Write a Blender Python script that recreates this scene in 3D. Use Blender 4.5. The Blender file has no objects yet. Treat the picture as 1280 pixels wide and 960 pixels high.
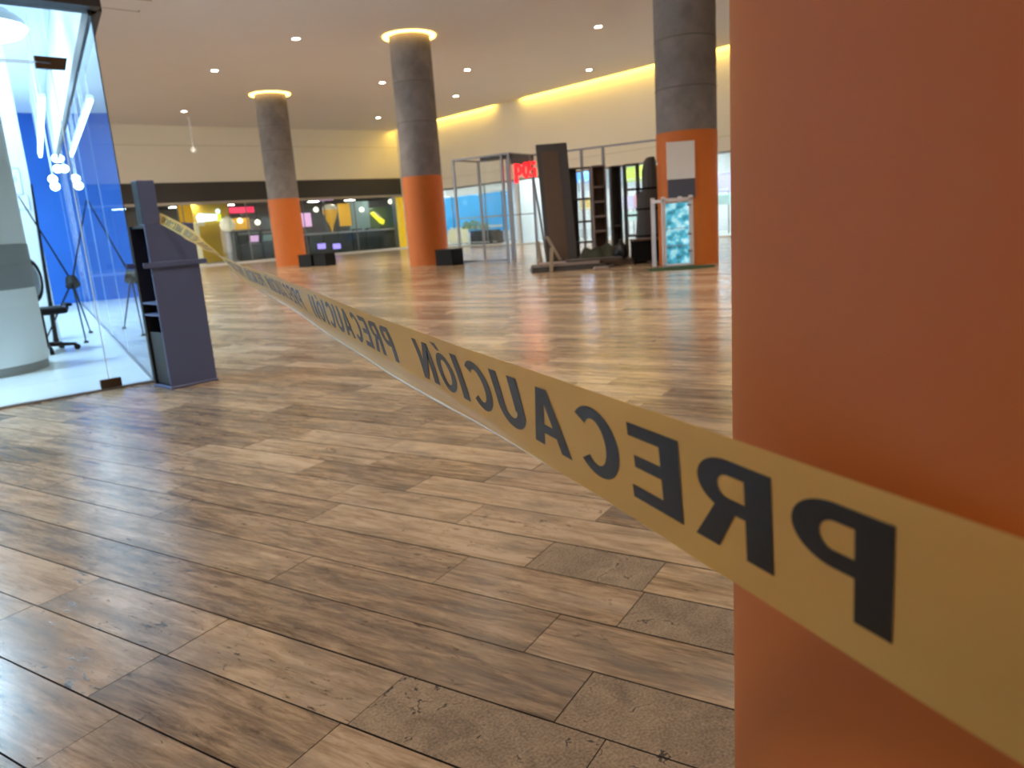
import bpy, math, random
from mathutils import Vector, Matrix
random.seed(7)
S = bpy.context.scene
COL = S.collection

# ------------------------------------------------------------------ camera
F_PX, PITCH, ROLL, HEAD, CAM_H = 937.9, math.radians(12.187), math.radians(4.062), math.radians(40.294), 1.1
fw = Vector((math.sin(HEAD) * math.cos(PITCH), math.cos(HEAD) * math.cos(PITCH), -math.sin(PITCH)))
r0 = Vector((math.cos(HEAD), -math.sin(HEAD), 0))
d0 = fw.cross(r0)
rt = math.cos(ROLL) * r0 + math.sin(ROLL) * d0
dn = -math.sin(ROLL) * r0 + math.cos(ROLL) * d0
cd = bpy.data.cameras.new('camera')
cam = bpy.data.objects.new('camera', cd)
COL.objects.link(cam)
m = Matrix((rt, -dn, -fw)).transposed().to_4x4()
m.translation = (0, 0, CAM_H)
cam.matrix_world = m
cd.sensor_fit = 'HORIZONTAL'
cd.sensor_width = 36
cd.lens = F_PX / 1280 * 36
cd.clip_start = 0.02
cd.clip_end = 200
cd.dof.use_dof = True
cd.dof.focus_distance = 0.85
cd.dof.aperture_fstop = 9.5
S.camera = cam

# ------------------------------------------------------------------ world and exposure
w = bpy.data.worlds.new('hall_daylight')
S.world = w
w.use_nodes = True
w.node_tree.nodes['Background'].inputs[0].default_value = (1.0, 0.93, 0.85, 1)
w.node_tree.nodes['Background'].inputs[1].default_value = 4.2
S.view_settings.view_transform = 'Standard'
S.view_settings.look = 'None'
S.view_settings.gamma = 1
S.view_settings.use_curve_mapping = False
S.view_settings.exposure = 0.17
DOWN_W = 1000.0        # power of one recessed ceiling downlight
STORE_W = 210.0       # power of one store ceiling light


# ------------------------------------------------------------------ helpers
def ray(x, y):
    return rt * (x - 640) + dn * (y - 480) + fw * F_PX


def gp(x, y, z=0.0):
    """point of the horizontal plane z that the photograph shows at x, y"""
    q = ray(x, y)
    return Vector((0, 0, CAM_H)) + q * ((z - CAM_H) / q.z)


def wp(x, y, axis, val):
    """point of a wall plane"""
    q = ray(x, y)
    c = Vector((0, 0, CAM_H))
    return c + q * ((val - c[axis]) / q[axis])


class MB:
    def __init__(s):
        s.v, s.f = [], []

    def add(s, vs, fs):
        o = len(s.v)
        s.v += [Vector(p) for p in vs]
        s.f += [[i + o for i in f] for f in fs]
        return s

    def obox(s, o, a, b, c):
        o, a, b, c = Vector(o), Vector(a), Vector(b), Vector(c)
        if a.cross(b).dot(c) < 0:
            a, b = b, a
        vs = [o, o + a, o + a + b, o + b, o + c, o + a + c, o + a + b + c, o + b + c]
        return s.add(vs, [(0, 3, 2, 1), (4, 5, 6, 7), (0, 1, 5, 4), (1, 2, 6, 5), (2, 3, 7, 6), (3, 0, 4, 7)])

    def box(s, x0, x1, y0, y1, z0, z1):
        return s.obox((x0, y0, z0), (x1 - x0, 0, 0), (0, y1 - y0, 0), (0, 0, z1 - z0))

    def cbox(s, o, a, b, c, ch):
        """box with chamfered edges"""
        o, a, b, c = Vector(o), Vector(a), Vector(b), Vector(c)
        if a.cross(b).dot(c) < 0:
            a, b = b, a
        ax = [a, b, c]
        L = [k.length for k in ax]
        u = [k / l for k, l in zip(ax, L)]
        idx, vs = {}, []
        for i in (0, 1):
            for j in (0, 1):
                for k in (0, 1):
                    s3 = (i, j, k)
                    for d in range(3):
                        p = o.copy()
                        for q in range(3):
                            t = s3[q] * L[q]
                            if q != d:
                                t += ch if s3[q] == 0 else -ch
                            p += u[q] * t
                        idx[(i, j, k, d)] = len(vs)
                        vs.append(p)
        fs = []
        for d in range(3):
            e, g = (d + 1) % 3, (d + 2) % 3
            for sd in (0, 1):
                q = []
                for (x, y) in ((0, 0), (1, 0), (1, 1), (0, 1)):
                    k3 = [0, 0, 0]
                    k3[d], k3[e], k3[g] = sd, x, y
                    q.append(idx[(*k3, d)])
                fs.append(q if sd else q[::-1])
        for d in range(3):
            e, g = (d + 1) % 3, (d + 2) % 3
            for x in (0, 1):
                for y in (0, 1):
                    A, B = [0, 0, 0], [0, 0, 0]
                    A[d], B[d] = 0, 1
                    A[e] = B[e] = x
                    A[g] = B[g] = y
                    q = [idx[(*A, e)], idx[(*B, e)], idx[(*B, g)], idx[(*A, g)]]
                    fs.append(q if x == y else q[::-1])
        for i in (0, 1):
            for j in (0, 1):
                for k in (0, 1):
                    q = [idx[(i, j, k, d)] for d in range(3)]
                    fs.append(q if (i + j + k) % 2 else q[::-1])
        return s.add(vs, fs)

    def cyl(s, p0, p1, r0_, r1_=None, seg=12, cap=True):
        p0, p1 = Vector(p0), Vector(p1)
        r1_ = r0_ if r1_ is None else r1_
        z = (p1 - p0).normalized()
        x = z.orthogonal().normalized()
        y = z.cross(x)
        vs = []
        for p, r in ((p0, r0_), (p1, r1_)):
            for i in range(seg):
                a = 2 * math.pi * i / seg
                vs.append(p + x * (r * math.cos(a)) + y * (r * math.sin(a)))
        fs = [(i, (i + 1) % seg, seg + (i + 1) % seg, seg + i) for i in range(seg)]
        if cap:
            fs += [tuple(range(seg))[::-1], tuple(range(seg, 2 * seg))]
        return s.add(vs, fs)

    def lathe(s, c, prof, seg=24):
        """prof: list of (r, z) from bottom to top"""
        c = Vector(c)
        n = len(prof)
        vs = [c + Vector((r * math.cos(2 * math.pi * i / seg), r * math.sin(2 * math.pi * i / seg), z))
              for i in range(seg) for (r, z) in prof]
        fs = [(i * n + j, ((i + 1) % seg) * n + j, ((i + 1) % seg) * n + j + 1, i * n + j + 1)
              for i in range(seg) for j in range(n - 1)]
        return s.add(vs, fs)

    def prism(s, poly, o, ex, ey, ez):
        """poly in (ex, ey) coordinates extruded by ez"""
        o, ex, ey, ez = map(Vector, (o, ex, ey, ez))
        n = len(poly)
        a = [o + ex * p[0] + ey * p[1] for p in poly]
        vs = a + [p + ez for p in a]
        fs = [tuple(range(n))[::-1], tuple(range(n, 2 * n))] + [(i, (i + 1) % n, n + (i + 1) % n, n + i) for i in range(n)]
        return s.add(vs, fs)

    def build(s, name, mat, parent=None, smooth=False, cast=True):
        off = parent.matrix_basis.translation.copy() if parent is not None else Vector((0, 0, 0))
        p = parent
        while p is not None and p.parent is not None:
            p = p.parent
            off += p.matrix_basis.translation
        me = bpy.data.meshes.new(name)
        me.from_pydata([tuple(q - off) for q in s.v], [], s.f)
        if mat is not None:
            me.materials.append(mat)
        if smooth:
            me.polygons.foreach_set('use_smooth', [True] * len(me.polygons))
        me.update()
        o = bpy.data.objects.new(name, me)
        COL.objects.link(o)
        o.parent = parent
        return o


def tag(o, label, cat, group=None):
    o['label'] = label
    o['category'] = cat
    if group:
        o['group'] = group
    return o


def thing(name, loc, label, cat, group=None):
    o = bpy.data.objects.new(name, None)
    o.empty_display_size = .1
    COL.objects.link(o)
    o.location = loc
    return tag(o, label, cat, group)


def struct(o):
    o['kind'] = 'structure'
    return o


def smooth_by_angle(o, ang=0.6):
    me = o.data
    me.polygons.foreach_set('use_smooth', [True] * len(me.polygons))
    try:
        me.set_sharp_from_angle(angle=ang)
    except Exception:
        pass
    return o


# ------------------------------------------------------------------ materials
def nm(name):
    mt = bpy.data.materials.new(name)
    mt.use_nodes = True
    nt = mt.node_tree
    return mt, nt, nt.nodes['Principled BSDF']


def plain(name, col, rough=.5, metal=0., var=.12, scale=6., bump=0., spec=.5, emit=0., ecol=None, coat=0.):
    """principled with a little procedural variation in colour and relief"""
    mt, nt, b = nm(name)
    tc = nt.nodes.new('ShaderNodeTexCoord')
    no = nt.nodes.new('ShaderNodeTexNoise')
    no.inputs['Scale'].default_value = scale
    no.inputs['Detail'].default_value = 5
    nt.links.new(tc.outputs['Object'], no.inputs['Vector'])
    mx = nt.nodes.new('ShaderNodeMix')
    mx.data_type = 'RGBA'
    mx.inputs['A'].default_value = (*[c * (1 - var) for c in col], 1)
    mx.inputs['B'].default_value = (*[min(1, c * (1 + var)) for c in col], 1)
    nt.links.new(no.outputs['Fac'], mx.inputs['Factor'])
    nt.links.new(mx.outputs['Result'], b.inputs['Base Color'])
    b.inputs['Roughness'].default_value = rough
    b.inputs['Metallic'].default_value = metal
    b.inputs['Specular IOR Level'].default_value = spec
    b.inputs['Coat Weight'].default_value = coat
    if emit:
        b.inputs['Emission Color'].default_value = (*(ecol or col), 1)
        b.inputs['Emission Strength'].default_value = emit
    if bump:
        bp = nt.nodes.new('ShaderNodeBump')
        bp.inputs['Strength'].default_value = bump
        bp.inputs['Distance'].default_value = .01
        nt.links.new(no.outputs['Fac'], bp.inputs['Height'])
        nt.links.new(bp.outputs['Normal'], b.inputs['Normal'])
    return mt


def glow(name, col, st):
    mt, nt, b = nm(name)
    b.inputs['Base Color'].default_value = (*col, 1)
    b.inputs['Emission Color'].default_value = (*col, 1)
    b.inputs['Emission Strength'].default_value = st
    return mt


def glass(name, tint=(.93, .97, .98), refl=1.0, ior=1.5):
    mt = bpy.data.materials.new(name)
    mt.use_nodes = True
    nt = mt.node_tree
    nt.nodes.remove(nt.nodes['Principled BSDF'])
    out = nt.nodes['Material Output']
    tr = nt.nodes.new('ShaderNodeBsdfTransparent')
    tr.inputs[0].default_value = (*tint, 1)
    gl = nt.nodes.new('ShaderNodeBsdfGlossy')
    gl.inputs['Roughness'].default_value = .01
    gl.inputs['Color'].default_value = (refl, refl, refl, 1)
    fr = nt.nodes.new('ShaderNodeFresnel')
    fr.inputs['IOR'].default_value = ior
    mx = nt.nodes.new('ShaderNodeMixShader')
    ge = nt.nodes.new('ShaderNodeNewGeometry')
    inv = nt.nodes.new('ShaderNodeMath')
    inv.operation = 'SUBTRACT'
    inv.inputs[0].default_value = 1.0
    nt.links.new(ge.outputs['Backfacing'], inv.inputs[1])
    mu = nt.nodes.new('ShaderNodeMath')
    mu.operation = 'MULTIPLY'
    nt.links.new(fr.outputs[0], mu.inputs[0])
    nt.links.new(inv.outputs[0], mu.inputs[1])
    nt.links.new(mu.outputs[0], mx.inputs[0])
    nt.links.new(tr.outputs[0], mx.inputs[1])
    nt.links.new(gl.outputs[0], mx.inputs[2])
    nt.links.new(mx.outputs[0], out.inputs[0])
    return mt


PLANK_W = 0.21325
TH = math.radians(-72.12)
T = Vector((math.cos(TH), math.sin(TH), 0))      # along the planks
N = Vector((-math.sin(TH), math.cos(TH), 0))     # across the planks


def math_node(nt, op, a, b=None):
    n = nt.nodes.new('ShaderNodeMath')
    n.operation = op
    for i, x in enumerate((a, b)):
        if x is None:
            continue
        if isinstance(x, (int, float)):
            n.inputs[i].default_value = x
        else:
            nt.links.new(x, n.inputs[i])
    return n.outputs[0]


def wood(name, far):
    mt, nt, b = nm(name)
    L = nt.links
    geo = nt.nodes.new('ShaderNodeNewGeometry')

    def dot(v):
        d = nt.nodes.new('ShaderNodeVectorMath')
        d.operation = 'DOT_PRODUCT'
        L.new(geo.outputs['Position'], d.inputs[0])
        d.inputs[1].default_value = v
        return d.outputs['Value']
    al, pe = dot(T), dot(N)
    groove = None
    if far:
        q = math_node(nt, 'DIVIDE', pe, PLANK_W)
        row = math_node(nt, 'FLOOR', q)
        fr = math_node(nt, 'FRACT', q)
        off = math_node(nt, 'MULTIPLY', math_node(nt, 'FRACT', math_node(nt, 'MULTIPLY', row, .618)), 1.0)
        seg = math_node(nt, 'FLOOR', math_node(nt, 'ADD', math_node(nt, 'DIVIDE', al, 1.0), off))
        cb = nt.nodes.new('ShaderNodeCombineXYZ')
        L.new(row, cb.inputs[0])
        L.new(seg, cb.inputs[1])
        wn = nt.nodes.new('ShaderNodeTexWhiteNoise')
        wn.noise_dimensions = '3D'
        L.new(cb.outputs[0], wn.inputs['Vector'])
        tone = wn.outputs['Value']
        groove = math_node(nt, 'LESS_THAN', fr, .018)
    else:
        at = nt.nodes.new('ShaderNodeAttribute')
        at.attribute_type = 'OBJECT'
        at.attribute_name = 'tone'
        tone = at.outputs['Fac']

    def noise(sa, sp, detail=5, rough=.6, dist=0., zoff=37.):
        c = nt.nodes.new('ShaderNodeCombineXYZ')
        L.new(math_node(nt, 'MULTIPLY', al, sa), c.inputs[0])
        L.new(math_node(nt, 'MULTIPLY', pe, sp), c.inputs[1])
        L.new(math_node(nt, 'MULTIPLY', tone, zoff), c.inputs[2])
        n = nt.nodes.new('ShaderNodeTexNoise')
        n.inputs['Scale'].default_value = 1
        n.inputs['Detail'].default_value = detail
        n.inputs['Roughness'].default_value = rough
        n.inputs['Distortion'].default_value = dist
        L.new(c.outputs[0], n.inputs['Vector'])
        return n.outputs['Fac']
    n1 = noise(2.0, 17, 8, .74, .5)
    n6 = noise(6.0, 34, 6, .72, .9, 29)
    n2 = noise(2.6, 7, 5, .6, .8, 53)
    n3 = noise(9, 130, 3, .6, 0, 11)
    n4 = noise(16, 46, 5, .7, .6, 91)
    n5 = noise(2.2, 5, 2, .5, 0, 71)
    v = math_node(nt, 'ADD', math_node(nt, 'MULTIPLY', n1, 1.15), math_node(nt, 'MULTIPLY', tone, .32))
    v = math_node(nt, 'ADD', v, math_node(nt, 'MULTIPLY', n3, .24))
    v = math_node(nt, 'ADD', v, math_node(nt, 'MULTIPLY', n6, .75))
    v = math_node(nt, 'SUBTRACT', v, .67)
    v = math_node(nt, 'ADD', math_node(nt, 'MULTIPLY', math_node(nt, 'SUBTRACT', v, .5), 1.25), .52)
    cr = nt.nodes.new('ShaderNodeValToRGB')
    e = cr.color_ramp.elements
    e[0].position, e[0].color = .24, (.095, .064, .044, 1)
    e[1].position, e[1].color = .86, (.565, .425, .292, 1)
    for p, c in ((.40, (.205, .143, .094, 1)), (.54, (.318, .222, .142, 1)), (.70, (.45, .322, .208, 1))):
        x = e.new(p)
        x.color = c
    L.new(v, cr.inputs[0])
    # greyed wear
    mg = nt.nodes.new('ShaderNodeMix')
    mg.data_type = 'RGBA'
    mr = nt.nodes.new('ShaderNodeMapRange')
    mr.inputs['From Min'].default_value = .47
    mr.inputs['From Max'].default_value = .72
    mr.inputs['To Max'].default_value = .8
    L.new(n2, mr.inputs['Value'])
    L.new(mr.outputs[0], mg.inputs['Factor'])
    L.new(cr.outputs[0], mg.inputs['A'])
    mg.inputs['B'].default_value = (.205, .165, .130, 1)
    # dark specks, knots
    ms = nt.nodes.new('ShaderNodeMix')
    ms.data_type = 'RGBA'
    mk = nt.nodes.new('ShaderNodeMapRange')
    mk.inputs['From Min'].default_value = .635
    mk.inputs['From Max'].default_value = .70
    mk.inputs['To Max'].default_value = .85
    L.new(math_node(nt, 'ADD', n4, math_node(nt, 'MULTIPLY', math_node(nt, 'SUBTRACT', n5, .5), .35)), mk.inputs['Value'])
    L.new(mk.outputs[0], ms.inputs['Factor'])
    L.new(mg.outputs['Result'], ms.inputs['A'])
    ms.inputs['B'].default_value = (.035, .025, .02, 1)
    col = ms.outputs['Result']
    if far:
        mf = nt.nodes.new('ShaderNodeMix')
        mf.data_type = 'RGBA'
        L.new(groove, mf.inputs['Factor'])
        L.new(col, mf.inputs['A'])
        mf.inputs['B'].default_value = (.03, .022, .018, 1)
        col = mf.outputs['Result']
    L.new(col, b.inputs['Base Color'])
    L.new(math_node(nt, 'ADD', math_node(nt, 'MULTIPLY', n2, .20), .115), b.inputs['Roughness'])
    b.inputs['Specular IOR Level'].default_value = .55
    bp = nt.nodes.new('ShaderNodeBump')
    bp.inputs['Strength'].default_value = .22
    bp.inputs['Distance'].default_value = .0015
    L.new(math_node(nt, 'SUBTRACT', math_node(nt, 'ADD', math_node(nt, 'MULTIPLY', n1, .8), math_node(nt, 'MULTIPLY', n3, .2)), mk.outputs[0]), bp.inputs['Height'])
    L.new(bp.outputs['Normal'], b.inputs['Normal'])
    return mt


def mortar(name):
    mt, nt, b = nm(name)
    L = nt.links
    geo = nt.nodes.new('ShaderNodeNewGeometry')
    n1 = nt.nodes.new('ShaderNodeTexNoise')
    n1.inputs['Scale'].default_value = 150
    n1.inputs['Detail'].default_value = 4
    n2 = nt.nodes.new('ShaderNodeTexNoise')
    n2.inputs['Scale'].default_value = 9
    n2.inputs['Detail'].default_value = 6
    n2.inputs['Distortion'].default_value = 1.2
    for n in (n1, n2):
        L.new(geo.outputs['Position'], n.inputs['Vector'])
    cr = nt.nodes.new('ShaderNodeValToRGB')
    e = cr.color_ramp.elements
    e[0].position, e[0].color = .36, (.15, .108, .072, 1)
    e[1].position, e[1].color = .68, (.43, .32, .215, 1)
    L.new(math_node(nt, 'ADD', math_node(nt, 'MULTIPLY', n1.outputs['Fac'], .55), math_node(nt, 'MULTIPLY', n2.outputs['Fac'], .45)), cr.inputs[0])
    # hairline cracks
    n3 = nt.nodes.new('ShaderNodeTexNoise')
    n3.inputs['Scale'].default_value = 6
    n3.inputs['Detail'].default_value = 5
    L.new(geo.outputs['Position'], n3.inputs['Vector'])
    ln = math_node(nt, 'ABSOLUTE', math_node(nt, 'SUBTRACT', n3.outputs['Fac'], .5))
    gate = math_node(nt, 'GREATER_THAN', n2.outputs['Fac'], .56)
    crack = math_node(nt, 'MULTIPLY', math_node(nt, 'LESS_THAN', ln, .006), gate)
    mx = nt.nodes.new('ShaderNodeMix')
    mx.data_type = 'RGBA'
    L.new(crack, mx.inputs['Factor'])
    L.new(cr.outputs[0], mx.inputs['A'])
    mx.inputs['B'].default_value = (.05, .035, .025, 1)
    L.new(mx.outputs['Result'], b.inputs['Base Color'])
    b.inputs['Roughness'].default_value = .55
    b.inputs['Specular IOR Level'].default_value = .4
    bp = nt.nodes.new('ShaderNodeBump')
    bp.inputs['Strength'].default_value = .6
    bp.inputs['Distance'].default_value = .003
    L.new(math_node(nt, 'SUBTRACT', n1.outputs['Fac'], math_node(nt, 'MULTIPLY', crack, .8)), bp.inputs['Height'])
    L.new(bp.outputs['Normal'], b.inputs['Normal'])
    return mt


def tape_film(name):
    mt = bpy.data.materials.new(name)
    mt.use_nodes = True
    nt = mt.node_tree
    L = nt.links
    b = nt.nodes['Principled BSDF']
    out = nt.nodes['Material Output']
    no = nt.nodes.new('ShaderNodeTexNoise')
    no.inputs['Scale'].default_value = 25
    no.inputs['Detail'].default_value = 3
    mx = nt.nodes.new('ShaderNodeMix')
    mx.data_type = 'RGBA'
    mx.inputs['A'].default_value = (.84, .65, .20, 1)
    mx.inputs['B'].default_value = (.92, .75, .28, 1)
    L.new(no.outputs['Fac'], mx.inputs['Factor'])
    L.new(mx.outputs['Result'], b.inputs['Base Color'])
    b.inputs['Roughness'].default_value = .33
    b.inputs['Specular IOR Level'].default_value = .8
    tl = nt.nodes.new('ShaderNodeBsdfTranslucent')
    tl.inputs[0].default_value = (.97, .78, .30, 1)
    tp = nt.nodes.new('ShaderNodeBsdfTransparent')
    tp.inputs[0].default_value = (.95, .72, .22, 1)
    m1 = nt.nodes.new('ShaderNodeMixShader')
    m1.inputs[0].default_value = .45
    m2 = nt.nodes.new('ShaderNodeMixShader')
    m2.inputs[0].default_value = .10
    L.new(b.outputs[0], m1.inputs[1])
    L.new(tl.outputs[0], m1.inputs[2])
    L.new(m1.outputs[0], m2.inputs[1])
    L.new(tp.outputs[0], m2.inputs[2])
    L.new(m2.outputs[0], out.inputs[0])
    return mt


def concrete(name, col):
    mt, nt, b = nm(name)
    L = nt.links
    tc = nt.nodes.new('ShaderNodeTexCoord')
    n1 = nt.nodes.new('ShaderNodeTexNoise')
    n1.inputs['Scale'].default_value = 2.2
    n1.inputs['Detail'].default_value = 8
    n1.inputs['Roughness'].default_value = .65
    L.new(tc.outputs['Object'], n1.inputs['Vector'])
    cr = nt.nodes.new('ShaderNodeValToRGB')
    e = cr.color_ramp.elements
    e[0].position, e[0].color = .3, (*[c * .72 for c in col], 1)
    e[1].position, e[1].color = .7, (*[c * 1.2 for c in col], 1)
    L.new(n1.outputs['Fac'], cr.inputs[0])
    L.new(cr.outputs[0], b.inputs['Base Color'])
    b.inputs['Roughness'].default_value = .8
    bp = nt.nodes.new('ShaderNodeBump')
    bp.inputs['Strength'].default_value = .25
    bp.inputs['Distance'].default_value = .01
    L.new(n1.outputs['Fac'], bp.inputs['Height'])
    L.new(bp.outputs['Normal'], b.inputs['Normal'])
    return mt


M = dict(
    plank=wood('worn_wood_plank', False), floor_far=wood('wood_plank_floor', True), mortar=mortar('grit_patch'),
    subfloor=plain('dark_joint', (.02, .016, .013), .9),
    ceil=plain('painted_ceiling', (.76, .72, .70), .9, var=.03, scale=.6),
    cream=plain('cream_wall_paint', (.86, .82, .72), .85, var=.03, scale=.5),
    fascia=plain('charcoal_fascia', (.045, .042, .042), .6),
    wjoint=plain('wall_joint', (.60, .56, .47), .8), seam=plain('seam_line', (.15, .137, .13), .8),
    sill=plain('pale_trim', (.42, .38, .34), .5),
    concrete=concrete('raw_concrete', (.22, .20, .195)), orange=plain('orange_paint', (.59, .155, .026), .55, var=.06, scale=3, bump=.08, spec=.35),
    ring=glow('warm_cove_light', (1.0, .60, .14), 7.0), cove=glow('yellow_cove_light', (1.0, .68, .10), 20.0),
    lamp=glow('downlight_lens', (1.0, .90, .72), 30.0), white=plain('white_paint', (.8, .8, .8), .45, var=.03),
    tape=tape_film('yellow_caution_film'), ink=plain('black_print', (.012, .011, .010), .38, var=.2),
    kiosk=plain('slate_blue_laminate', (.105, .135, .285), .45, var=.05), kblack=plain('black_laminate', (.008, .008, .012), .5),
    kgrey=plain('charcoal_panel', (.045, .045, .048), .6),
    glass=glass('clear_glass', (.90, .96, .97)), sglass=glass('side_glass', (.80, .90, .94), 1.0, 1.6), gedge=plain('glass_edge', (.70, .86, .90), .2),
    bronze=plain('bronze_fitting', (.085, .050, .030), .4, metal=.6), black=plain('black_plastic', (.006, .006, .007), .55, spec=.15),
    header=plain('dark_header', (.022, .015, .016), .5),
    wtile=plain('white_floor_tile', (.78, .82, .84), .18, var=.03, scale=2), swhite=plain('store_white', (.80, .83, .86), .6, var=.02),
    sgrey=plain('grey_band', (.26, .28, .30), .5, var=.05), sblue=plain('bright_blue_wall', (.006, .12, .52), .6, var=.04, scale=1),
    plinth=plain('grey_plinth', (.30, .30, .30), .6), sdome=glow('dome_lamp_glow', (.80, .92, 1.0), 6.0), sled=glow('cool_tube', (.72, .93, 1.0), 6.0),
    print_ink=plain('grey_print', (.35, .42, .48), .6), steel=plain('grey_aluminium', (.26, .25, .255), .4, metal=.5),
    wframe=plain('white_metal_frame', (.66, .62, .65), .4), red=glow('red_sign_light', (1.0, .004, .008), 3.0),
    brown=plain('brown_board', (.115, .072, .050), .6), dgrey=plain('dark_grey_board', (.065, .060, .060), .6), shelfc=plain('taupe_shelf', (.30, .24, .22), .6),
    tarp=plain('dark_green_tarp', (.035, .042, .026), .7, var=.35, scale=3, bump=.5), timber=plain('pale_timber', (.32, .25, .17), .6),
    grass=plain('green_mat', (.018, .05, .014), .9, var=.5, scale=40, bump=.6),
    cyan=plain('cyan_reflection_mat', (.10, .50, .65), .4, var=.5, scale=5, emit=.55, ecol=(.16, .62, .82)),
    navy=plain('slate_panel', (.085, .09, .125), .5),
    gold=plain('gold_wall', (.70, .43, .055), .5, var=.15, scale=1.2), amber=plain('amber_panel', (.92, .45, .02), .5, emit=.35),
    arc_dark=plain('dark_shop_wall', (.22, .19, .17), .7), mach=plain('dark_machine', (.045, .042, .046), .35, var=.5, scale=3),
    purple=glow('purple_screen', (.45, .32, .95), 1.0), pink=glow('pink_neon', (.85, .45, .75), .7), redneon=glow('red_neon', (.85, .03, .10), .8),
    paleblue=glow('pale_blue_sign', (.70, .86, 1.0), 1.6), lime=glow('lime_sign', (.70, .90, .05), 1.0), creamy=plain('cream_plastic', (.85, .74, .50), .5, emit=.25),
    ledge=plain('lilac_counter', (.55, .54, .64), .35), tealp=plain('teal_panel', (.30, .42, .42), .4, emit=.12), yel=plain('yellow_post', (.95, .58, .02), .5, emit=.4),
    yel2=glow('yellow_figure', (1.0, .85, .03), 1.0), greenp=plain('green_panel', (.16, .26, .12), .6), lampw=glow('shop_panel_light', (1.0, .95, .85), 26.0),
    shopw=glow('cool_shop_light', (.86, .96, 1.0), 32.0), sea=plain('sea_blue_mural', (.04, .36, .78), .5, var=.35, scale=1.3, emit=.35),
    sofa=plain('black_sofa', (.012, .014, .022), .6), plant=plain('plant_leaves', (.22, .30, .08), .7, var=.5, scale=8),
    bulb=glow('warm_white_globe', (1.0, .88, .68), 1.6),
    sack=plain('black_sack_film', (.012, .012, .012), .35, var=.3, scale=9, bump=.4),
    hem_glint=plain('pale_hem_glint', (.92, .90, .78), .15, var=.05, spec=.8),  # pale colour holds the glint of the tape's edge
    shopfloor=plain('pale_shop_floor', (.66, .64, .60), .25, var=.05, scale=2),
)

def cyan_reflection_mat():
    mt, nt, b = nm('cyan_reflection')  # glowing blobs painted in place of the bright shops mirrored in the glass
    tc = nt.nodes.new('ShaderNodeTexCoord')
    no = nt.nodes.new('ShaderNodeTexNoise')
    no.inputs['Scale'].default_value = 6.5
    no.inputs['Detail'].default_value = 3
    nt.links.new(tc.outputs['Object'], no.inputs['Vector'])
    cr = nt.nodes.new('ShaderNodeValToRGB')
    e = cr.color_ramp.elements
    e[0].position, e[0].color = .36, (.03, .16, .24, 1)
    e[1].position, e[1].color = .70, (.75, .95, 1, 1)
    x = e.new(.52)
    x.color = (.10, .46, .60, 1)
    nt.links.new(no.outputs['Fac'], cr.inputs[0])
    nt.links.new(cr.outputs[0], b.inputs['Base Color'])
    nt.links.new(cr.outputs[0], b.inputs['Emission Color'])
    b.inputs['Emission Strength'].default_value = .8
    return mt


M['cyan'] = cyan_reflection_mat()
M['bglass'] = glass('booth_glass', (.97, .98, .98), 1.0, 1.18)
# ------------------------------------------------------------------ floor
NEAR_A = (-6.6, 1.2)      # along range of the single planks
NEAR_R = (1, 22)          # rows of single planks
P0, P1 = NEAR_R[0] * PLANK_W, NEAR_R[1] * PLANK_W


def frame_quad(mb, a0, a1, p0, p1, z):
    mb.add([T * a + N * p + Vector((0, 0, z)) for a, p in ((a0, p0), (a1, p0), (a1, p1), (a0, p1))], [(0, 1, 2, 3)])


fb = MB()
AL, AH, PL, PH = -46, 14, -16, 42
frame_quad(fb, AL, AH, P1, PH, 0)
frame_quad(fb, AL, AH, PL, P0, 0)
frame_quad(fb, AL, NEAR_A[0], P0, P1, 0)
frame_quad(fb, NEAR_A[1], AH, P0, P1, 0)
floor = struct(fb.build('floor', M['floor_far']))
sb = MB()
frame_quad(sb, NEAR_A[0] - .2, NEAR_A[1] + .2, P0 - .2, P1 + .2, -.006)
sb.build('subfloor', M['subfloor'], floor)

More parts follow.
